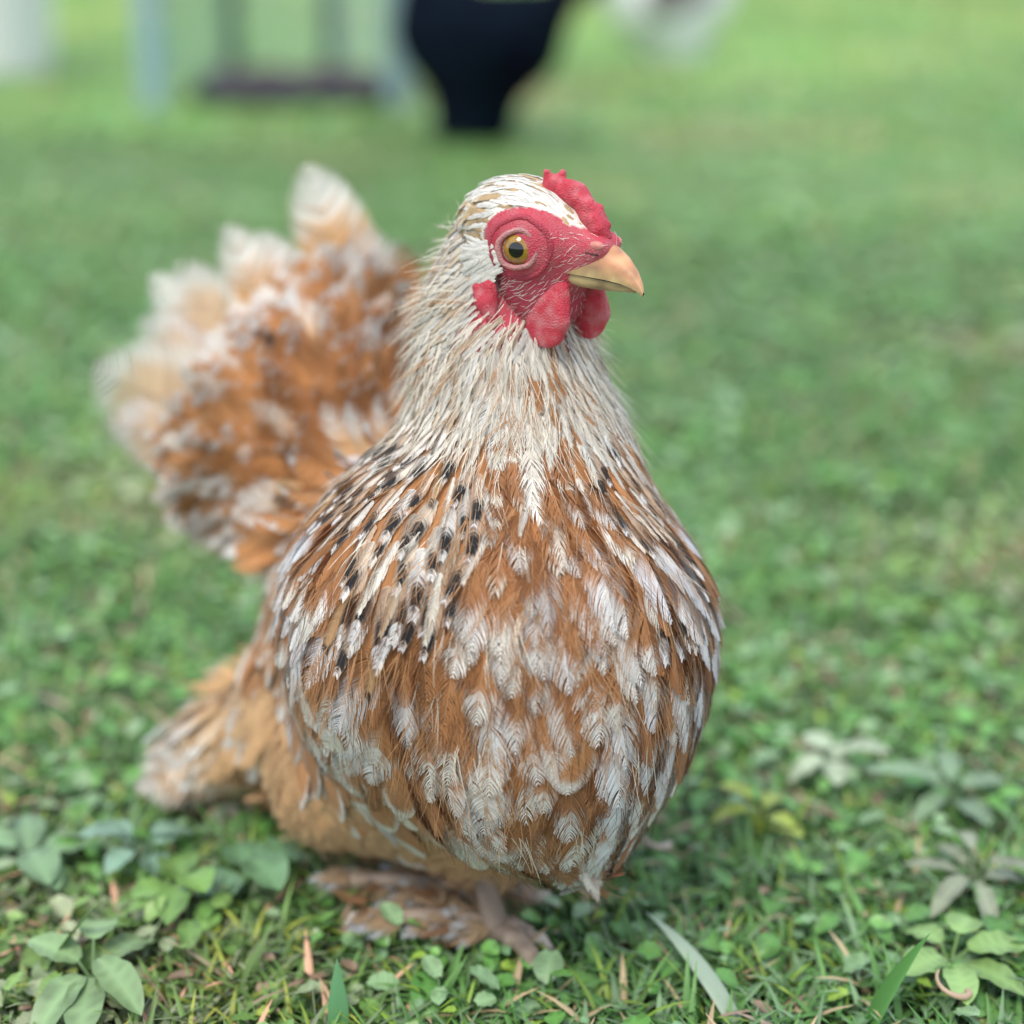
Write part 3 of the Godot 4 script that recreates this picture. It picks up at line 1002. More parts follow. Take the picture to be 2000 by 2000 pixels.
	for t in tails:
		var along: Vector3 = t[1] - t[0]
		var n := (Vector3(-0.15, 0.35, 0.9) - along.normalized() * along.normalized().dot(Vector3(-0.15, 0.35, 0.9))).normalized()
		obj("tail_feather", kinds[t[3]][rng.randi() % 3], looks[rng.randi() % 6], root).transform = stand(t[0], along, n, 0.0, along.length() * 1.04, t[2])
	# pale plumes of the vent fluff, low behind
	for t in [[Vector3(-0.0882, 0.0575, -0.0297), Vector3(-0.1344, 0.0075, -0.0269), 1.1], [Vector3(-0.0938, 0.0440, -0.0300), Vector3(-0.1222, 0.0006, -0.0243), 1.0], [Vector3(-0.0858, 0.0352, -0.0213), Vector3(-0.1058, -0.0031, -0.0122), 1.0], [Vector3(-0.0970, 0.0597, -0.0413), Vector3(-0.1220, 0.0324, -0.0416), 1.0], [Vector3(-0.0818, 0.0687, -0.0393), Vector3(-0.1101, 0.0530, -0.0441), 1.0]]:
		var along: Vector3 = t[1] - t[0]
		obj("vent_plume", kinds["fluff_pale"][rng.randi() % 3], looks[rng.randi() % 6], root).transform = stand(t[0], along, Vector3(-0.3, 0.4, 0.85).normalized(), 0.0, along.length() * 1.1, t[2])
	# the pointed tuft at the keel
	var end := Vector3(0.0622, 0.0455, 0.1202)
	for k in 26:
		var o := Vector3(0.0510, 0.0672, 0.1162) + Vector3(rng.randfn(0, 0.0055), rng.randfn(0, 0.006), rng.randfn(0, 0.003))
		var along := end + Vector3(rng.randfn(0, 0.0016), rng.randfn(0, 0.0022), rng.randfn(0, 0.001)) - o
		obj("keel_feather", kinds[["hackle_tan", "hackle_cream", "spangle", "rust"][k % 4]][k % 3], looks[k % 6], root).transform = stand(o, along, Vector3(0.15 + rng.randfn(0, 0.15), 0.15, 1).normalized(), 0.04, along.length() * rng.randf_range(0.8, 1.0), 1.0 if k % 4 < 2 else 0.5)


func make_legs(root: Node3D) -> void:
	var scaly := bump(paint(0.6), 0.05, 60.0, 0.05)
	var flesh := func(t: float, a: float) -> Color:
		return Color(0.17, 0.12, 0.09).lerp(Color(0.40, 0.31, 0.24), clampf(0.45 + 0.35 * sin(t * 40.0) * cos(a) + noise.get_noise_2d(t * 300.0, a * 40.0), 0, 1)) 
	var claw := func(t: float, _a: float) -> Color:
		return Color(0.5, 0.42, 0.34).lerp(Color(0.6, 0.55, 0.5), t)
	# foot centre, toe ends, shank top
	for leg in [[Vector3(0.0235, 0.0100, 0.0869), [Vector3(0.0385, 0.0080, 0.1028), Vector3(0.0371, 0.0080, 0.0876), Vector3(-0.0285, 0.0080, 0.0752), Vector3(0.0036, 0.0100, 0.0816)], Vector3(0.0160, 0.0353, 0.0620)],
			[Vector3(0.0114, 0.0100, 0.0615), [Vector3(0.0395, 0.0100, 0.0627), Vector3(0.0224, 0.0100, 0.0726), Vector3(-0.0413, 0.0100, 0.0520), Vector3(-0.0060, 0.0100, 0.0578)], Vector3(0.0003, 0.0317, 0.0442)]]:
		var foot: Vector3 = leg[0]
		var b := Build.new()
		b.tube([leg[2], leg[2].lerp(foot, 0.5), foot + Vector3(0, 0.004, 0), foot - Vector3(0, 0.004, 0)], [0.0062, 0.0046, 0.0054, 0.004], flesh, 12)
		var shank := obj("leg", b.mesh(), scaly, root)
		for e in leg[1]:
			var tb := Build.new()
			var way: Vector3 = e - foot
			var pts := []
			var rad := []
			for k in 9:
				var t := k / 8.0
				pts.append(foot + way * t + Vector3(0, 0.004 * sin(t * PI), 0))
				rad.append(lerpf(0.0048, 0.0034, t) * (1.0 + 0.12 * sin(t * 16.0)))
			tb.tube(pts, rad, flesh, 12)
			var toe := obj("toe", tb.mesh(), scaly, shank)
			var cb := Build.new()
			var d := way.normalized()
			cb.tube([e - d * 0.002, e + d * 0.005 + Vector3(0, 0.0005, 0), e + d * 0.010 - Vector3(0, 0.005, 0)], [0.0032, 0.0024, 0.0004], claw, 8)
			obj("claw", cb.mesh(), paint(0.4), toe)
			# feathers along the outer toes
			if way.x < -0.01:
				for k in 30:
					var t := rng.randf_range(0.1, 1.0)
					var kind: String = ["fluff", "fluff_pale", "fluff_pale", "rust"][rng.randi() % 4]
					var n := Vector3(rng.randfn(0, 0.2), 0.8, 0.55).normalized()
					obj("toe_feather", kinds[kind][rng.randi() % 3], paint_toe(), root).transform = stand(foot + way * t + Vector3(0, 0.005, rng.randfn(0, 0.004)), d + Vector3(0, -0.2, 0.5 + rng.randfn(0, 0.45)), n, 0.1, rng.randf_range(0.010, 0.017), 0.9)


var toe_paint: StandardMaterial3D

func paint_toe() -> StandardMaterial3D:
	if toe_paint == null:
		toe_paint = paint(0.9, Color(0.42, 0.46, 0.52).linear_to_srgb(), 0.2, 0.2)
	return toe_paint


# ------------------------------------------------------------------ birds and things behind
func far_bird(label: String, at: Vector3, turn: float, size: float, coat: Color, wing_coat: Color, called: String) -> Node3D:
	var root := thing(called, label, "hen", at)
	root.rotation.y = turn
	root.scale = Vector3.ONE * size
	var b := Blob.new()          # facing +x, about 0.36 m tall
	b.k = 0.04
	b.capsule(Vector3(-0.05, 0.15, 0), Vector3(0.05, 0.16, 0), 0.075, 0.08)
	b.capsule(Vector3(0.0, 0.12, 0), Vector3(0.01, 0.02, 0), 0.078, 0.062)
	b.capsule(Vector3(0.07, 0.18, 0), Vector3(0.095, 0.285, 0), 0.055, 0.03)
	b.capsule(Vector3(0.095, 0.285, 0), Vector3(0.11, 0.335, 0), 0.03, 0.024)
	b.capsule(Vector3(-0.08, 0.17, 0), Vector3(-0.14, 0.215, 0), 0.06, 0.03)
	var s := b.solid(Vector3(-0.2, 0.0, -0.12), Vector3(0.17, 0.39, 0.12), 0.01)
	var body := Build.new()
	body.add(s, func(p, _n): return coat * (1.0 + 0.3 * noise.get_noise_3dv(p * 900.0)))
	var dull := paint(0.95)
	dull.metallic_specular = 0.15
	obj("body", body.mesh(), dull, root)
	var feather_mat := paint(0.6, Color(wing_coat.r, wing_coat.g, wing_coat.b).linear_to_srgb(), 0.1, 0.2)
	for side in [-1.0, 1.0]:
		var w := Blob.new()
		w.k = 0.02
		w.ellipsoid(Vector3(-0.02, 0.165, side * 0.068), Vector3(0.085, 0.05, 0.02))
		var wm := Build.new()
		wm.add(w.solid(Vector3(-0.12, 0.1, side * 0.068 - 0.03), Vector3(0.08, 0.23, side * 0.068 + 0.03), 0.008), func(_p, _n): return wing_coat)
		obj("wing", wm.mesh(), dull, root)
		var lb := Build.new()
		var grey := func(_t, _a): return Color(0.05, 0.05, 0.05)
		lb.tube([Vector3(0.01, 0.07, side * 0.03), Vector3(0.0, 0.035, side * 0.03), Vector3(0.008, 0.004, side * 0.03)], [0.014, 0.009, 0.009], grey, 8)
		var leg := obj("leg", lb.mesh(), paint(0.6), root)
		for a in [-0.5, 0.0, 0.5, PI]:
			var tb := Build.new()
			tb.tube([Vector3(0.008, 0.008, side * 0.03), Vector3(0.008 + cos(a) * 0.035, 0.006, side * 0.03 + sin(a) * 0.035)], [0.007, 0.003], grey, 6)
			obj("toe", tb.mesh(), paint(0.6), leg)
	for k in 8:
		var t := (k - 3.5) / 3.5
		obj("tail_feather", kinds["tail_dark"][k % 2], feather_mat, root).transform = stand(Vector3(-0.12, 0.21, t * 0.02), Vector3(-0.7, 0.75 - absf(t) * 0.3, t * 0.5), Vector3(0.5, 0.6, t).normalized(), 0.0, 0.10, 1.0)
	var cb := Build.new()
	var red := func(_t, _a): return Color(0.5, 0.04, 0.05)
	cb.tube([Vector3(0.095, 0.357, 0), Vector3(0.11, 0.368, 0), Vector3(0.128, 0.358, 0), Vector3(0.134, 0.345, 0)], [0.005, 0.009, 0.008, 0.004], red, 8)
	obj("comb", cb.mesh(), paint(0.5), root)
	var bb := Build.new()
	bb.tube([Vector3(0.128, 0.335, 0), Vector3(0.142, 0.333, 0), Vector3(0.156, 0.326, 0)], [0.009, 0.006, 0.001], func(_t, _a): return Color(0.25, 0.2, 0.12), 8)
	obj("beak", bb.mesh(), paint(0.4), root)
	return root


func rod(a: Vector3, b: Vector3, r: float, col: Color) -> ArrayMesh:
	var m := Build.new()
	m.tube([a, a.lerp(b, 0.5), b], [r, r, r], func(_t, _a): return col, 12)
	return m.mesh()


func make_background() -> void:
	for v in 2:
		add_kind("tail_dark", feather(0.34, 76, -0.4, 0.3, 0.2, 0.7, plain(Color.WHITE)))
	far_bird("black hen standing behind the speckled hen's head, its neck cut off by the frame", Vector3(-0.0571, 0.0000, -2.2430), PI - 0.5, 1.1, Color(0.006, 0.008, 0.016), Color(0.006, 0.008, 0.018), "black_hen")
	far_bird("blurred white hen with grey wing at the top of the photo", Vector3(0.4063, 0.0000, -3.7688) - Vector3(0, 0.05, 0), 0.5, 1.3, Color(0.75, 0.76, 0.78), Color(0.2, 0.18, 0.18), "white_hen")
	# bucket
	var at := Vector3(-1.2058, 0.0000, -3.3523)
	var root := thing("bucket", "white plastic bucket out of focus at the left edge of the lawn", "bucket", at)
	var b := Build.new()
	var prof := [[0.0, 0.004], [0.118, 0.004], [0.126, 0.014], [0.150, 0.30], [0.158, 0.305], [0.158, 0.318], [0.146, 0.318], [0.120, 0.02], [0.0, 0.016]]
	for k in prof.size():
		for j in 40:
			var a := TAU * j / 40
			var slope: Vector2 = Vector2(prof[mini(k + 1, 8)][0], prof[mini(k + 1, 8)][1]) - Vector2(prof[maxi(k - 1, 0)][0], prof[maxi(k - 1, 0)][1])
			var n := Vector3(cos(a) * slope.y, -slope.x, sin(a) * slope.y).normalized()
			b.put(Vector3(cos(a) * prof[k][0], prof[k][1], sin(a) * prof[k][0]), n, Color(0.80, 0.80, 0.82))
		if k:
			for j in 40:
				var q := (k - 1) * 40
				b.quad(q + j, q + (j + 1) % 40, q + 40 + (j + 1) % 40, q + 40 + j)
	obj("pail", b.mesh(), paint(0.4), root)
	var hm := Build.new()
	var pts := []
	var rad := []
	for k in 17:
		var a := PI * k / 16
		pts.append(Vector3(cos(a) * 0.16, 0.30 - sin(a) * 0.02, sin(a) * 0.165))
		rad.append(0.003)
	hm.tube(pts, rad, func(_t, _a): return Color(0.3, 0.3, 0.3), 6)
	obj("handle", hm.mesh(), paint(0.4), root)
	# small cage on posts with a dark feed tray
	var c0 := Vector3(-0.4687, 0.0000, -2.7147)
	var cage := thing("poultry_cage", "pale green mesh sided cage on four slim posts with dark tray on its floor", "cage", c0)
	var post_col := [Color(0.30, 0.44, 0.50), Color(0.10, 0.17, 0.13), Color(0.10, 0.17, 0.15), Color(0.22, 0.32, 0.36)]
	var px := [-0.235, -0.115, 0.095, 0.245]
	var pz := [0.02, -0.22, -0.22, 0.02]
	for k in 4:
		obj("post", rod(Vector3(px[k], 0, pz[k]), Vector3(px[k], 0.55, pz[k]), 0.026 if k % 3 == 0 else 0.020, post_col[k]), paint(0.5), cage)
	var rail := Color(0.22, 0.30, 0.28)
	for e in [[0, 1], [1, 2], [2, 3], [0, 3]]:
		obj("rail", rod(Vector3(px[e[0]], 0.53, pz[e[0]]), Vector3(px[e[1]], 0.53, pz[e[1]]), 0.012, rail), paint(0.5), cage)
	for e in [[0, 1], [1, 2], [2, 3]]:      # netting: thin vertical and level threads
		var nb := Build.new()
		var p0 := Vector3(px[e[0]], 0.05, pz[e[0]])
		var p1 := Vector3(px[e[1]], 0.05, pz[e[1]])
		var count := int((p1 - p0).length() / 0.012)
		var thread := func(_t, _a): return Color(0.42, 0.60, 0.50)
		for k in count + 1:
			var q := p0.lerp(p1, float(k) / count)
			nb.tube([q, q + Vector3(0, 0.47, 0)], [0.0014, 0.0014], thread, 4)
		for k in 40:
			var up := Vector3(0, k * 0.012, 0)
			nb.tube([p0 + up, p1 + up], [0.0014, 0.0014], thread, 4)
		obj("netting", nb.mesh(), paint(0.6), cage)
	var tray := Build.new()
	var lip := [[Vector3(-0.14, 0, 0.0), Vector3(0.20, 0, 0.0)], [Vector3(0.20, 0, 0.0), Vector3(0.20, 0, -0.18)], [Vector3(0.20, 0, -0.18), Vector3(-0.14, 0, -0.18)], [Vector3(-0.14, 0, -0.18), Vector3(-0.14, 0, 0.0)]]
	for l in lip:
		tray.tube([l[0] + Vector3(0, 0.03, 0), l[1] + Vector3(0, 0.03, 0)], [0.028, 0.028], func(_t, _a): return Color(0.035, 0.035, 0.055), 10)
	var box := obj("tray", tray.mesh(), paint(0.6), cage)
	var mash := Build.new()
	for k in 90:
		var q := Vector3(rng.randf_range(-0.12, 0.18), 0.035 + rng.randf() * 0.02, rng.randf_range(-0.165, -0.015))
		mash.tube([q, q + Vector3(rng.randfn(0, 0.01), 0.006, rng.randfn(0, 0.01))], [0.018, 0.012], func(_t, _a): return Color(0.13, 0.08, 0.09), 6)
	obj("feed", mash.mesh(), paint(0.9), box).set_meta("kind", "stuff")


# ------------------------------------------------------------------ lawn
func blade(b: Build, base: Vector3, way: Vector3, length: float, width: float, bend: float, low: Color, high: Color, steps := 4) -> void:
	var flat := Vector3(way.x, 0, way.z).normalized()
	var side := flat.cross(Vector3.UP)
	var from := b.v.size()
	var p := base
	for k in steps + 1:
		var t := float(k) / steps
		var ang := lerpf(atan2(way.y, Vector2(way.x, way.z).length()), -0.3, bend * t)
		var d := flat * cos(ang) + Vector3.UP * sin(ang)
		var n := d.cross(side) * -1.0
		var hw := width * 0.5 * (1.0 - pow(t, 2.2)) * (0.75 + 0.25 * sin(t * 3.0)) + 0.0001
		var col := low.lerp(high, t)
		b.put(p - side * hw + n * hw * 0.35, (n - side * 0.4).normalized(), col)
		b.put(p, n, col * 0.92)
		b.put(p + side * hw + n * hw * 0.35, (n + side * 0.4).normalized(), col)
		p += d * length / steps
	for k in steps:
		var q := from + k * 3
		b.quad(q, q + 1, q + 4, q + 3)
		b.quad(q + 1, q + 2, q + 5, q + 4)


func leaf(b: Build, base: Vector3, way: Vector3, n: Vector3, length: float, width: float, col: Color, vein: Color, droop := 0.3, notch := 0.0) -> void:
	var side := way.cross(n).normalized()
	var from := b.v.size()
	for k in 13:
		var t := k / 12.0
		var hw := width * 0.5 * pow(sin(PI * clampf(0.06 + t * 0.94, 0, 1)), 0.65)
		var mid := base + way * length * t - n * droop * length * t * t
		var nn := (n + way * droop * 2.0 * t).normalized()
		var back := -way * notch * length * (1.0 if k == 0 or k == 12 else 0.0)
		var edge := n * hw * (0.22 + 0.10 * sin(k * 1.7 + length * 4000.0))
		var blotch := 1.0 + 0.5 * noise.get_noise_2d(t * 240.0 + length * 90000.0, width * 70000.0)
		var rib := (1.12 if k % 2 else 0.93) * blotch
		b.put(mid - side * hw + edge + back * 0.5, (nn + side * 0.35).normalized(), col * blotch)
		b.put(mid - side * hw * 0.5 + edge * 0.25, (nn + side * 0.25).normalized(), col * rib)
		b.put(mid, nn, vein)
		b.put(mid + side * hw * 0.5 + edge * 0.25, (nn - side * 0.25).normalized(), col * rib)
		b.put(mid + side * hw + edge + back * 0.5, (nn - side * 0.35).normalized(), col * blotch)
	for k in 12:
		for j in 4:
			var q := from + k * 5 + j
			b.quad(q, q + 1, q + 6, q + 5)


func green(i := -1.0) -> Color:
	var r := rng.randf() if i < 0.0 else i
	if r < 0.55:
		return Color(0.07, 0.185, 0.048).lerp(Color(0.12, 0.28, 0.078), rng.randf())
	if r < 0.93:
		return Color(0.10, 0.20, 0.10).lerp(Color(0.19, 0.31, 0.18), rng.randf())
	return Color(0.17, 0.30, 0.05).lerp(Color(0.24, 0.36, 0.07), rng.randf())


func make_lawn() -> void:
	# soil: one sheet to the horizon
	var soil := StandardMaterial3D.new()
	soil.roughness = 0.95
	var t := NoiseTexture2D.new()
	t.width = 512; t.height = 512; t.seamless = true
	var f := FastNoiseLite.new()
	f.frequency = 0.02
	f.fractal_octaves = 5
	t.noise = f
	var ramp := Gradient.new()
	ramp.set_color(0, Color(0.045, 0.05, 0.03).linear_to_srgb())
	ramp.set_color(1, Color(0.09, 0.15, 0.05).linear_to_srgb())
	t.color_ramp = ramp
	soil.albedo_texture = t
	soil.uv1_triplanar = true
	soil.uv1_world_triplanar = true
	soil.uv1_scale = Vector3.ONE * 2.0
	var g := Build.new()
	var rings := [0.0, 0.25, 0.5, 0.8, 1.2, 1.8, 2.6, 3.6, 5.0, 7.0, 10.0, 16.0, 30.0, 80.0, 300.0]
	for k in rings.size():
		for j in 64:
			var a := TAU * j / 64
			var r: float = rings[k]
			var p := Vector3(cos(a) * r, 0, sin(a) * r)
			p.y = -0.004 + 0.003 * noise.get_noise_2d(p.x * 90.0, p.z * 90.0)
			g.put(p, Vector3.UP, Color.WHITE)
		if k:
			for j in 64:
				var q := (k - 1) * 64
				g.quad(q + j, q + 64 + j, q + 64 + (j + 1) % 64, q + (j + 1) % 64)
	obj("ground", g.mesh(), soil).set_meta("kind", "structure")

	var turf := paint(0.5, Color.WHITE, 0.35)
	var leafy := paint(0.42, Color.WHITE, 0.25)
	var tufts := []
	for v in 6:
		var b := Build.new()
		for k in 26:
			var a := rng.randf() * TAU
			var r := 0.028 * sqrt(rng.randf())
			var c := green()
			var dry := rng.randf() < 0.07
			if dry:
				c = Color(0.42, 0.34, 0.22)
			var rise := rng.randf_range(0.25, 1.4)
			var l := rng.randf_range(0.014, 0.034)
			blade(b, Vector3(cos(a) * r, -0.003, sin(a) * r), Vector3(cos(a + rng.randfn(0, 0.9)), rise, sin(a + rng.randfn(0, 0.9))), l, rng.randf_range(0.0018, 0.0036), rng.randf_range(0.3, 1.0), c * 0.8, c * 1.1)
		tufts.append(b.mesh())
	var mats := []
	for v in 6:
		var b := Build.new()
		for k in 12:
			var a := rng.randf() * TAU
			var r := 0.026 * sqrt(rng.randf())
			var c := green(rng.randf() * 0.96)
			var foot := Vector3(cos(a) * r, 0, sin(a) * r)
			var hgt := rng.randf_range(0.004, 0.017)
			var top := foot + Vector3(rng.randfn(0, 0.004), hgt, rng.randfn(0, 0.004))
			b.tube([foot, foot.lerp(top, 0.5), top], [0.0005, 0.0005, 0.0004], func(_t, _a): return c * 0.9, 4)
			var way := Vector3(cos(a + rng.randfn(0, 0.7)), rng.randfn(0.0, 0.25), sin(a + rng.randfn(0, 0.7))).normalized()
			var n := (Vector3.UP + Vector3(rng.randfn(0, 0.25), 0, rng.randfn(0, 0.25)))
			n = (n - way * n.dot(way)).normalized()
			var l := rng.randf_range(0.005, 0.014)
			leaf(b, top, way, n, l, l * rng.randf_range(0.6, 1.0), c, c * 1.25, rng.randf_range(0.0, 0.5), 0.15)
		mats.append(b.mesh())
	var straws := []
	for v in 3:
		var b := Build.new()
		for k in 5:
			var a := rng.randf() * TAU
			var c := Color(0.46, 0.36, 0.26).lerp(Color(0.30, 0.20, 0.14), rng.randf())
			if rng.randf() < 0.6:
				blade(b, Vector3(rng.randfn(0, 0.02), rng.randf_range(0.004, 0.014), rng.randfn(0, 0.02)), Vector3(cos(a), 0.15, sin(a)), rng.randf_range(0.012, 0.035), rng.randf_range(0.0012, 0.004), 0.8, c, c * 1.15)
			else:
				leaf(b, Vector3(rng.randfn(0, 0.02), rng.randf_range(0.004, 0.012), rng.randfn(0, 0.02)), Vector3(cos(a), 0.1, sin(a)).normalized(), Vector3.UP, rng.randf_range(0.006, 0.014), 0.005, c, c * 0.8, 0.4)
		straws.append(b.mesh())
	var rows := {"t": [], "m": [], "s": []}
	for v in 6:
		rows.t.append([]); rows.m.append([])
	for v in 3:
		rows.s.append([])
	# thick close by, then thinner and in larger tufts out to the end of what can be told apart
	for zone in [[0.34, -0.75, 0.75, 6500, 1700, 800, 0.82], [-0.75, -2.2, 1.15, 6500, 1500, 400, 1.2], [-2.2, -5.0, 2.3, 8000, 1500, 0, 1.9], [-5.0, -9.5, 4.2, 8500, 0, 0, 2.8]]:
		for kind in 3:
			for k in int(zone[3 + kind]):
				var z := lerpf(zone[0], zone[1], rng.randf())
				var x := rng.randf_range(-zone[2], zone[2])
				var size: float = zone[6] * rng.randf_range(0.75, 1.25)
				var patch := noise.get_noise_2d(x * 60.0, z * 60.0)
				if kind == 1 and patch < -0.15 and z > -0.75 and rng.randf() < 0.5:
					continue
				if kind != 0 and Vector2(x + 0.0, z - 0.02).length() < 0.02:
					continue
				# sunlight on the far lawn is painted into the tint, brighter and yellower
				var far_sunlight := smooth(-0.6, -4.0, z)
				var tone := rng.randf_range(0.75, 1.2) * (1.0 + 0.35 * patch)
				var tint := Color(1.42, 1.36, 1.25).lerp(Color(2.7, 2.45, 1.9), far_sunlight) * tone
				var worn := smooth(0.12, 0.4, noise.get_noise_2d(x * 130.0 + 500.0, z * 130.0)) * 0.55
				tint = tint * Color(1, 1, 1).lerp(Color(1.75, 1.02, 1.25), worn)
				if kind == 2:
					tint = Color.WHITE
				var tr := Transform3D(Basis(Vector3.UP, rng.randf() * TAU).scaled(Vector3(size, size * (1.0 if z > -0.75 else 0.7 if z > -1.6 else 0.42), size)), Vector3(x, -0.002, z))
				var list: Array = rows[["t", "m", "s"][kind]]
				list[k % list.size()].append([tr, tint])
	for v in 6:
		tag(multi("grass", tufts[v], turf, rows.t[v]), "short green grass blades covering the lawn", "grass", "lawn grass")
		tag(multi("ground_cover", mats[v], leafy, rows.m[v]), "small round green weed leaves growing low in the lawn", "ground cover", "low weeds in the lawn")
	for v in 3:
		tag(multi("dry_litter", straws[v], leafy, rows.s[v]), "dry tan straw and leaf scraps lying in the grass", "plant litter", "dry scraps")


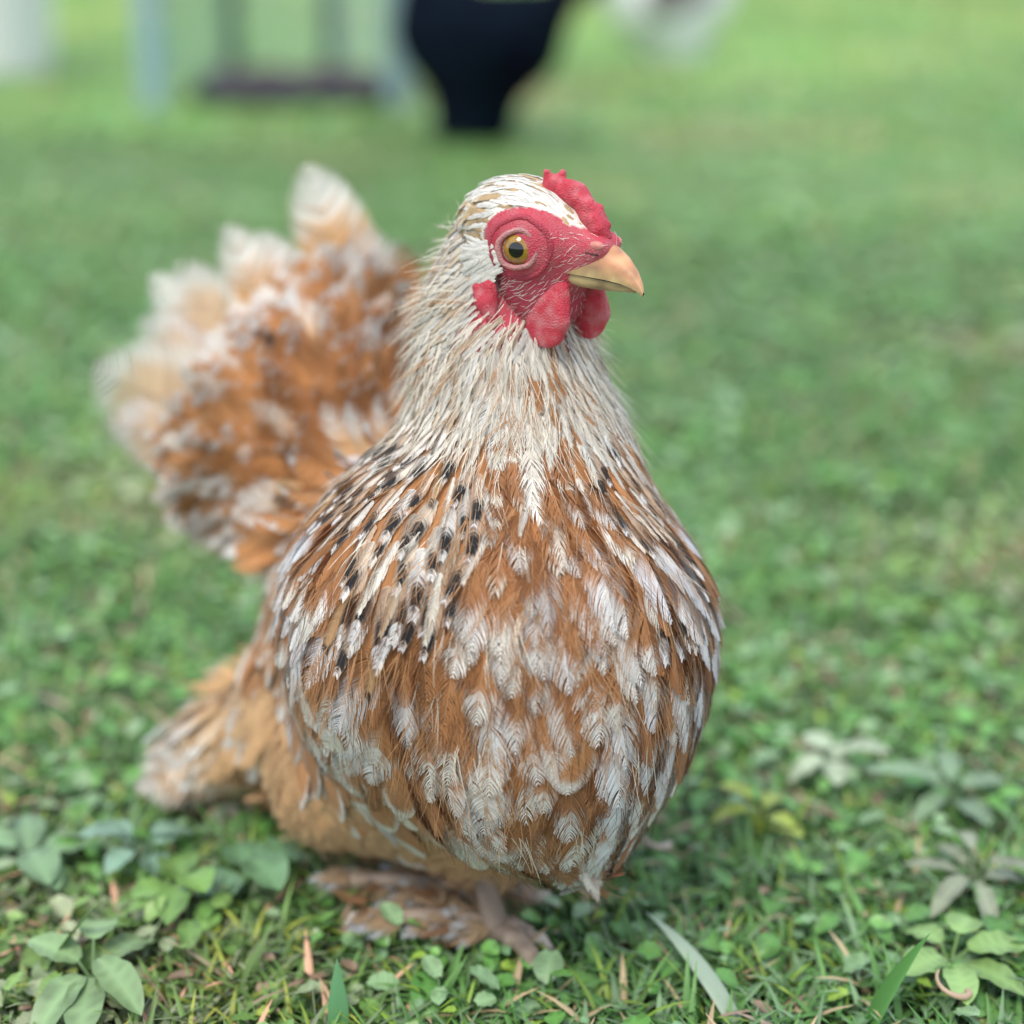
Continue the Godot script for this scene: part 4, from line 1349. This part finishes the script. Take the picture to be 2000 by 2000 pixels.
func make_plants() -> void:
	var mat := paint(0.42, Color.WHITE, 0.3)
	var pale := Color(0.34, 0.44, 0.33)
	var single := func(label: String, foot: Vector3, way: Vector3, length: float, width: float, bend: float, c: Color) -> void:
		var b := Build.new()
		blade(b, Vector3.ZERO, way, length, width, bend, c, c * 1.12, 12)
		var o := obj("grass_blade", b.mesh(), mat)
		o.position = foot
		tag(o, label, "grass blade", "broad single blades in front")
	single.call("broad pale grey green blade arching left at the bottom right", Vector3(0.0829, 0.0000, 0.0868), Vector3(-0.45, 0.55, -0.75), 0.062, 0.0085, 0.75, pale)
	single.call("upright bright green blade at the bottom edge right of the pale blade", Vector3(0.1312, 0.0000, 0.0898), Vector3(0.35, 1.0, -0.1), 0.045, 0.010, 0.2, Color(0.10, 0.27, 0.07))
	single.call("short wide blue green blade at the bottom edge under the hen's feet", Vector3(-0.0632, 0.0000, 0.0928), Vector3(-0.02, 1.2, -0.3), 0.03, 0.0085, 0.1, Color(0.11, 0.28, 0.12))
	single.call("slim pale blade lying across the grass left of the hen's feet", Vector3(-0.1038, 0.0000, 0.0418), Vector3(1.0, 0.28, 0.15), 0.032, 0.004, 0.6, Color(0.24, 0.36, 0.22))
	single.call("tan dry stalk leaning over the leaves at lower left", Vector3(-0.1095, 0.0000, 0.0586), Vector3(-0.8, 0.7, -0.2), 0.03, 0.0022, 0.4, Color(0.5, 0.42, 0.28))
	single.call("folded light green blade standing among round leaves at far lower left", Vector3(-0.1789, 0.0000, 0.0586), Vector3(0.45, 1.0, 0.1), 0.05, 0.008, 0.25, Color(0.17, 0.30, 0.10))
	# broad-leaved weeds: a rosette each, its leaves parts of it
	for w in [["weed with two wide pale green leaves at the left edge", Vector3(-0.2040, 0.0000, -0.0100), 0.034, 0.017, 5, Color(0.20, 0.33, 0.17), 0.4],
			["round leaved weed beside the hen's rear foot", Vector3(-0.1099, 0.0000, 0.0017), 0.022, 0.020, 6, Color(0.13, 0.25, 0.13), 1.7],
			["cupped bright leaved weed left of the hen's toes", Vector3(-0.1347, 0.0000, 0.0112), 0.021, 0.016, 5, Color(0.16, 0.30, 0.08), 0.2],
			["blue green weed with small oval leaves below the tail fluff", Vector3(-0.1576, 0.0000, -0.0141), 0.017, 0.012, 6, Color(0.20, 0.33, 0.24), 2.2],
			["leafy weed with pale oval leaves in the bottom left corner", Vector3(-0.1582, -0.0000, 0.0683), 0.026, 0.015, 7, Color(0.22, 0.34, 0.16), 0.9],
			["weed with long pale leaves at the right edge", Vector3(0.1984, 0.0000, -0.0611), 0.034, 0.012, 6, Color(0.17, 0.26, 0.15), 1.1],
			["greyish narrow leaved weed in the lower right", Vector3(0.1904, 0.0000, 0.0055), 0.030, 0.008, 7, Color(0.22, 0.25, 0.17), 0.5],
			["light green weed in the bottom right corner", Vector3(0.1683, 0.0000, 0.0586), 0.024, 0.014, 6, Color(0.22, 0.36, 0.12), 2.9],
			["yellow green weed on the lawn right of the breast", Vector3(0.1086, 0.0000, -0.0390), 0.016, 0.010, 6, Color(0.30, 0.38, 0.06), 0.1],
			["small pale weed on the lawn behind the keel at right", Vector3(0.1506, 0.0000, -0.0895), 0.017, 0.013, 5, Color(0.36, 0.44, 0.30), 1.5]]:
		var root := thing("weed", w[0], "weed", w[1])
		for k in int(w[4]):
			var a: float = w[6] + TAU * k / w[4] + rng.randfn(0, 0.5)
			var b := Build.new()
			var way := Vector3(cos(a), rng.randf_range(0.05, 0.5), sin(a)).normalized()
			var n := (Vector3.UP - way * way.y).normalized()
			var c: Color = w[5] * rng.randf_range(0.85, 1.15)
			var top := Vector3(cos(a) * 0.006, rng.randf_range(0.010, 0.022), sin(a) * 0.006)
			b.tube([Vector3.ZERO, top * Vector3(0.3, 0.6, 0.3), top], [0.0008, 0.0007, 0.0005], func(_t, _a): return c, 5)
			leaf(b, top, way, n, w[2] * rng.randf_range(0.55, 1.15), w[3] * rng.randf_range(0.85, 1.1), c, c * 1.3, rng.randf_range(0.2, 0.6))
			obj("leaf", b.mesh(), mat, root)
	# fallen scraps
	for w in [["curled brown stem in the bottom right corner", Vector3(0.1617, 0.0120, 0.0840), Color(0.5, 0.36, 0.25)], ["pale dry curl lying right of the keel feathers", Vector3(0.0607, 0.0120, -0.0158), Color(0.55, 0.42, 0.36)]]:
		var b := Build.new()
		var pts := []
		var rad := []
		for k in 12:
			var a := 0.35 * k
			pts.append(Vector3(cos(a) * 0.006, 0.002 + k * 0.0006, sin(a) * 0.006))
			rad.append(0.0016 * (1.0 - k / 16.0))
		b.tube(pts, rad, func(_t, _a): return w[2], 8)
		var o := obj("dry_curl", b.mesh(), mat)
		o.position = w[1]
		tag(o, w[0], "dry stem")


func _ready() -> void:
	rng.seed = 20240
	noise.seed = 3
	noise.frequency = 0.01
	noise.fractal_octaves = 3
	var cam := Camera3D.new()
	cam.name = "camera"
	cam.position = Vector3(0, 0.39, 0.58)
	cam.rotation_degrees = Vector3(-20.7, 0, 0)
	cam.fov = 35.0
	cam.near = 0.02
	cam.far = 600.0
	var lens := CameraAttributesPhysical.new()
	lens.frustum_focal_length = 38.06
	lens.frustum_focus_distance = 0.565
	lens.exposure_aperture = 2.15
	lens.frustum_near = 0.02
	lens.frustum_far = 600.0
	cam.attributes = lens
	add_child(cam)
	var env := Environment.new()
	env.background_mode = Environment.BG_SKY
	env.tonemap_mode = Environment.TONE_MAPPER_LINEAR
	env.tonemap_exposure = 1.3
	env.sdfgi_enabled = true
	env.ssao_enabled = true
	env.ssil_enabled = true
	var sky := ProceduralSkyMaterial.new()
	sky.sky_top_color = Color(0.86, 0.92, 1.0)
	sky.sky_horizon_color = Color(0.92, 0.96, 1.0)
	sky.ground_bottom_color = Color(0.30, 0.36, 0.25)
	sky.ground_horizon_color = Color(0.55, 0.60, 0.50)
	sky.sky_energy_multiplier = 1.0
	env.sky = Sky.new()
	env.sky.sky_material = sky
	var we := WorldEnvironment.new()
	we.name = "environment"
	we.environment = env
	add_child(we)
	var sun := DirectionalLight3D.new()
	sun.name = "sun"
	sun.rotation_degrees = Vector3(-60, -25, 0)
	sun.light_energy = 0.65
	sun.light_angular_distance = 22.0
	sun.light_color = Color(1.0, 0.97, 0.92)
	sun.shadow_enabled = true
	add_child(sun)
	make_lawn()
	make_kinds()
	make_background()
	make_plants()
	make_hen()
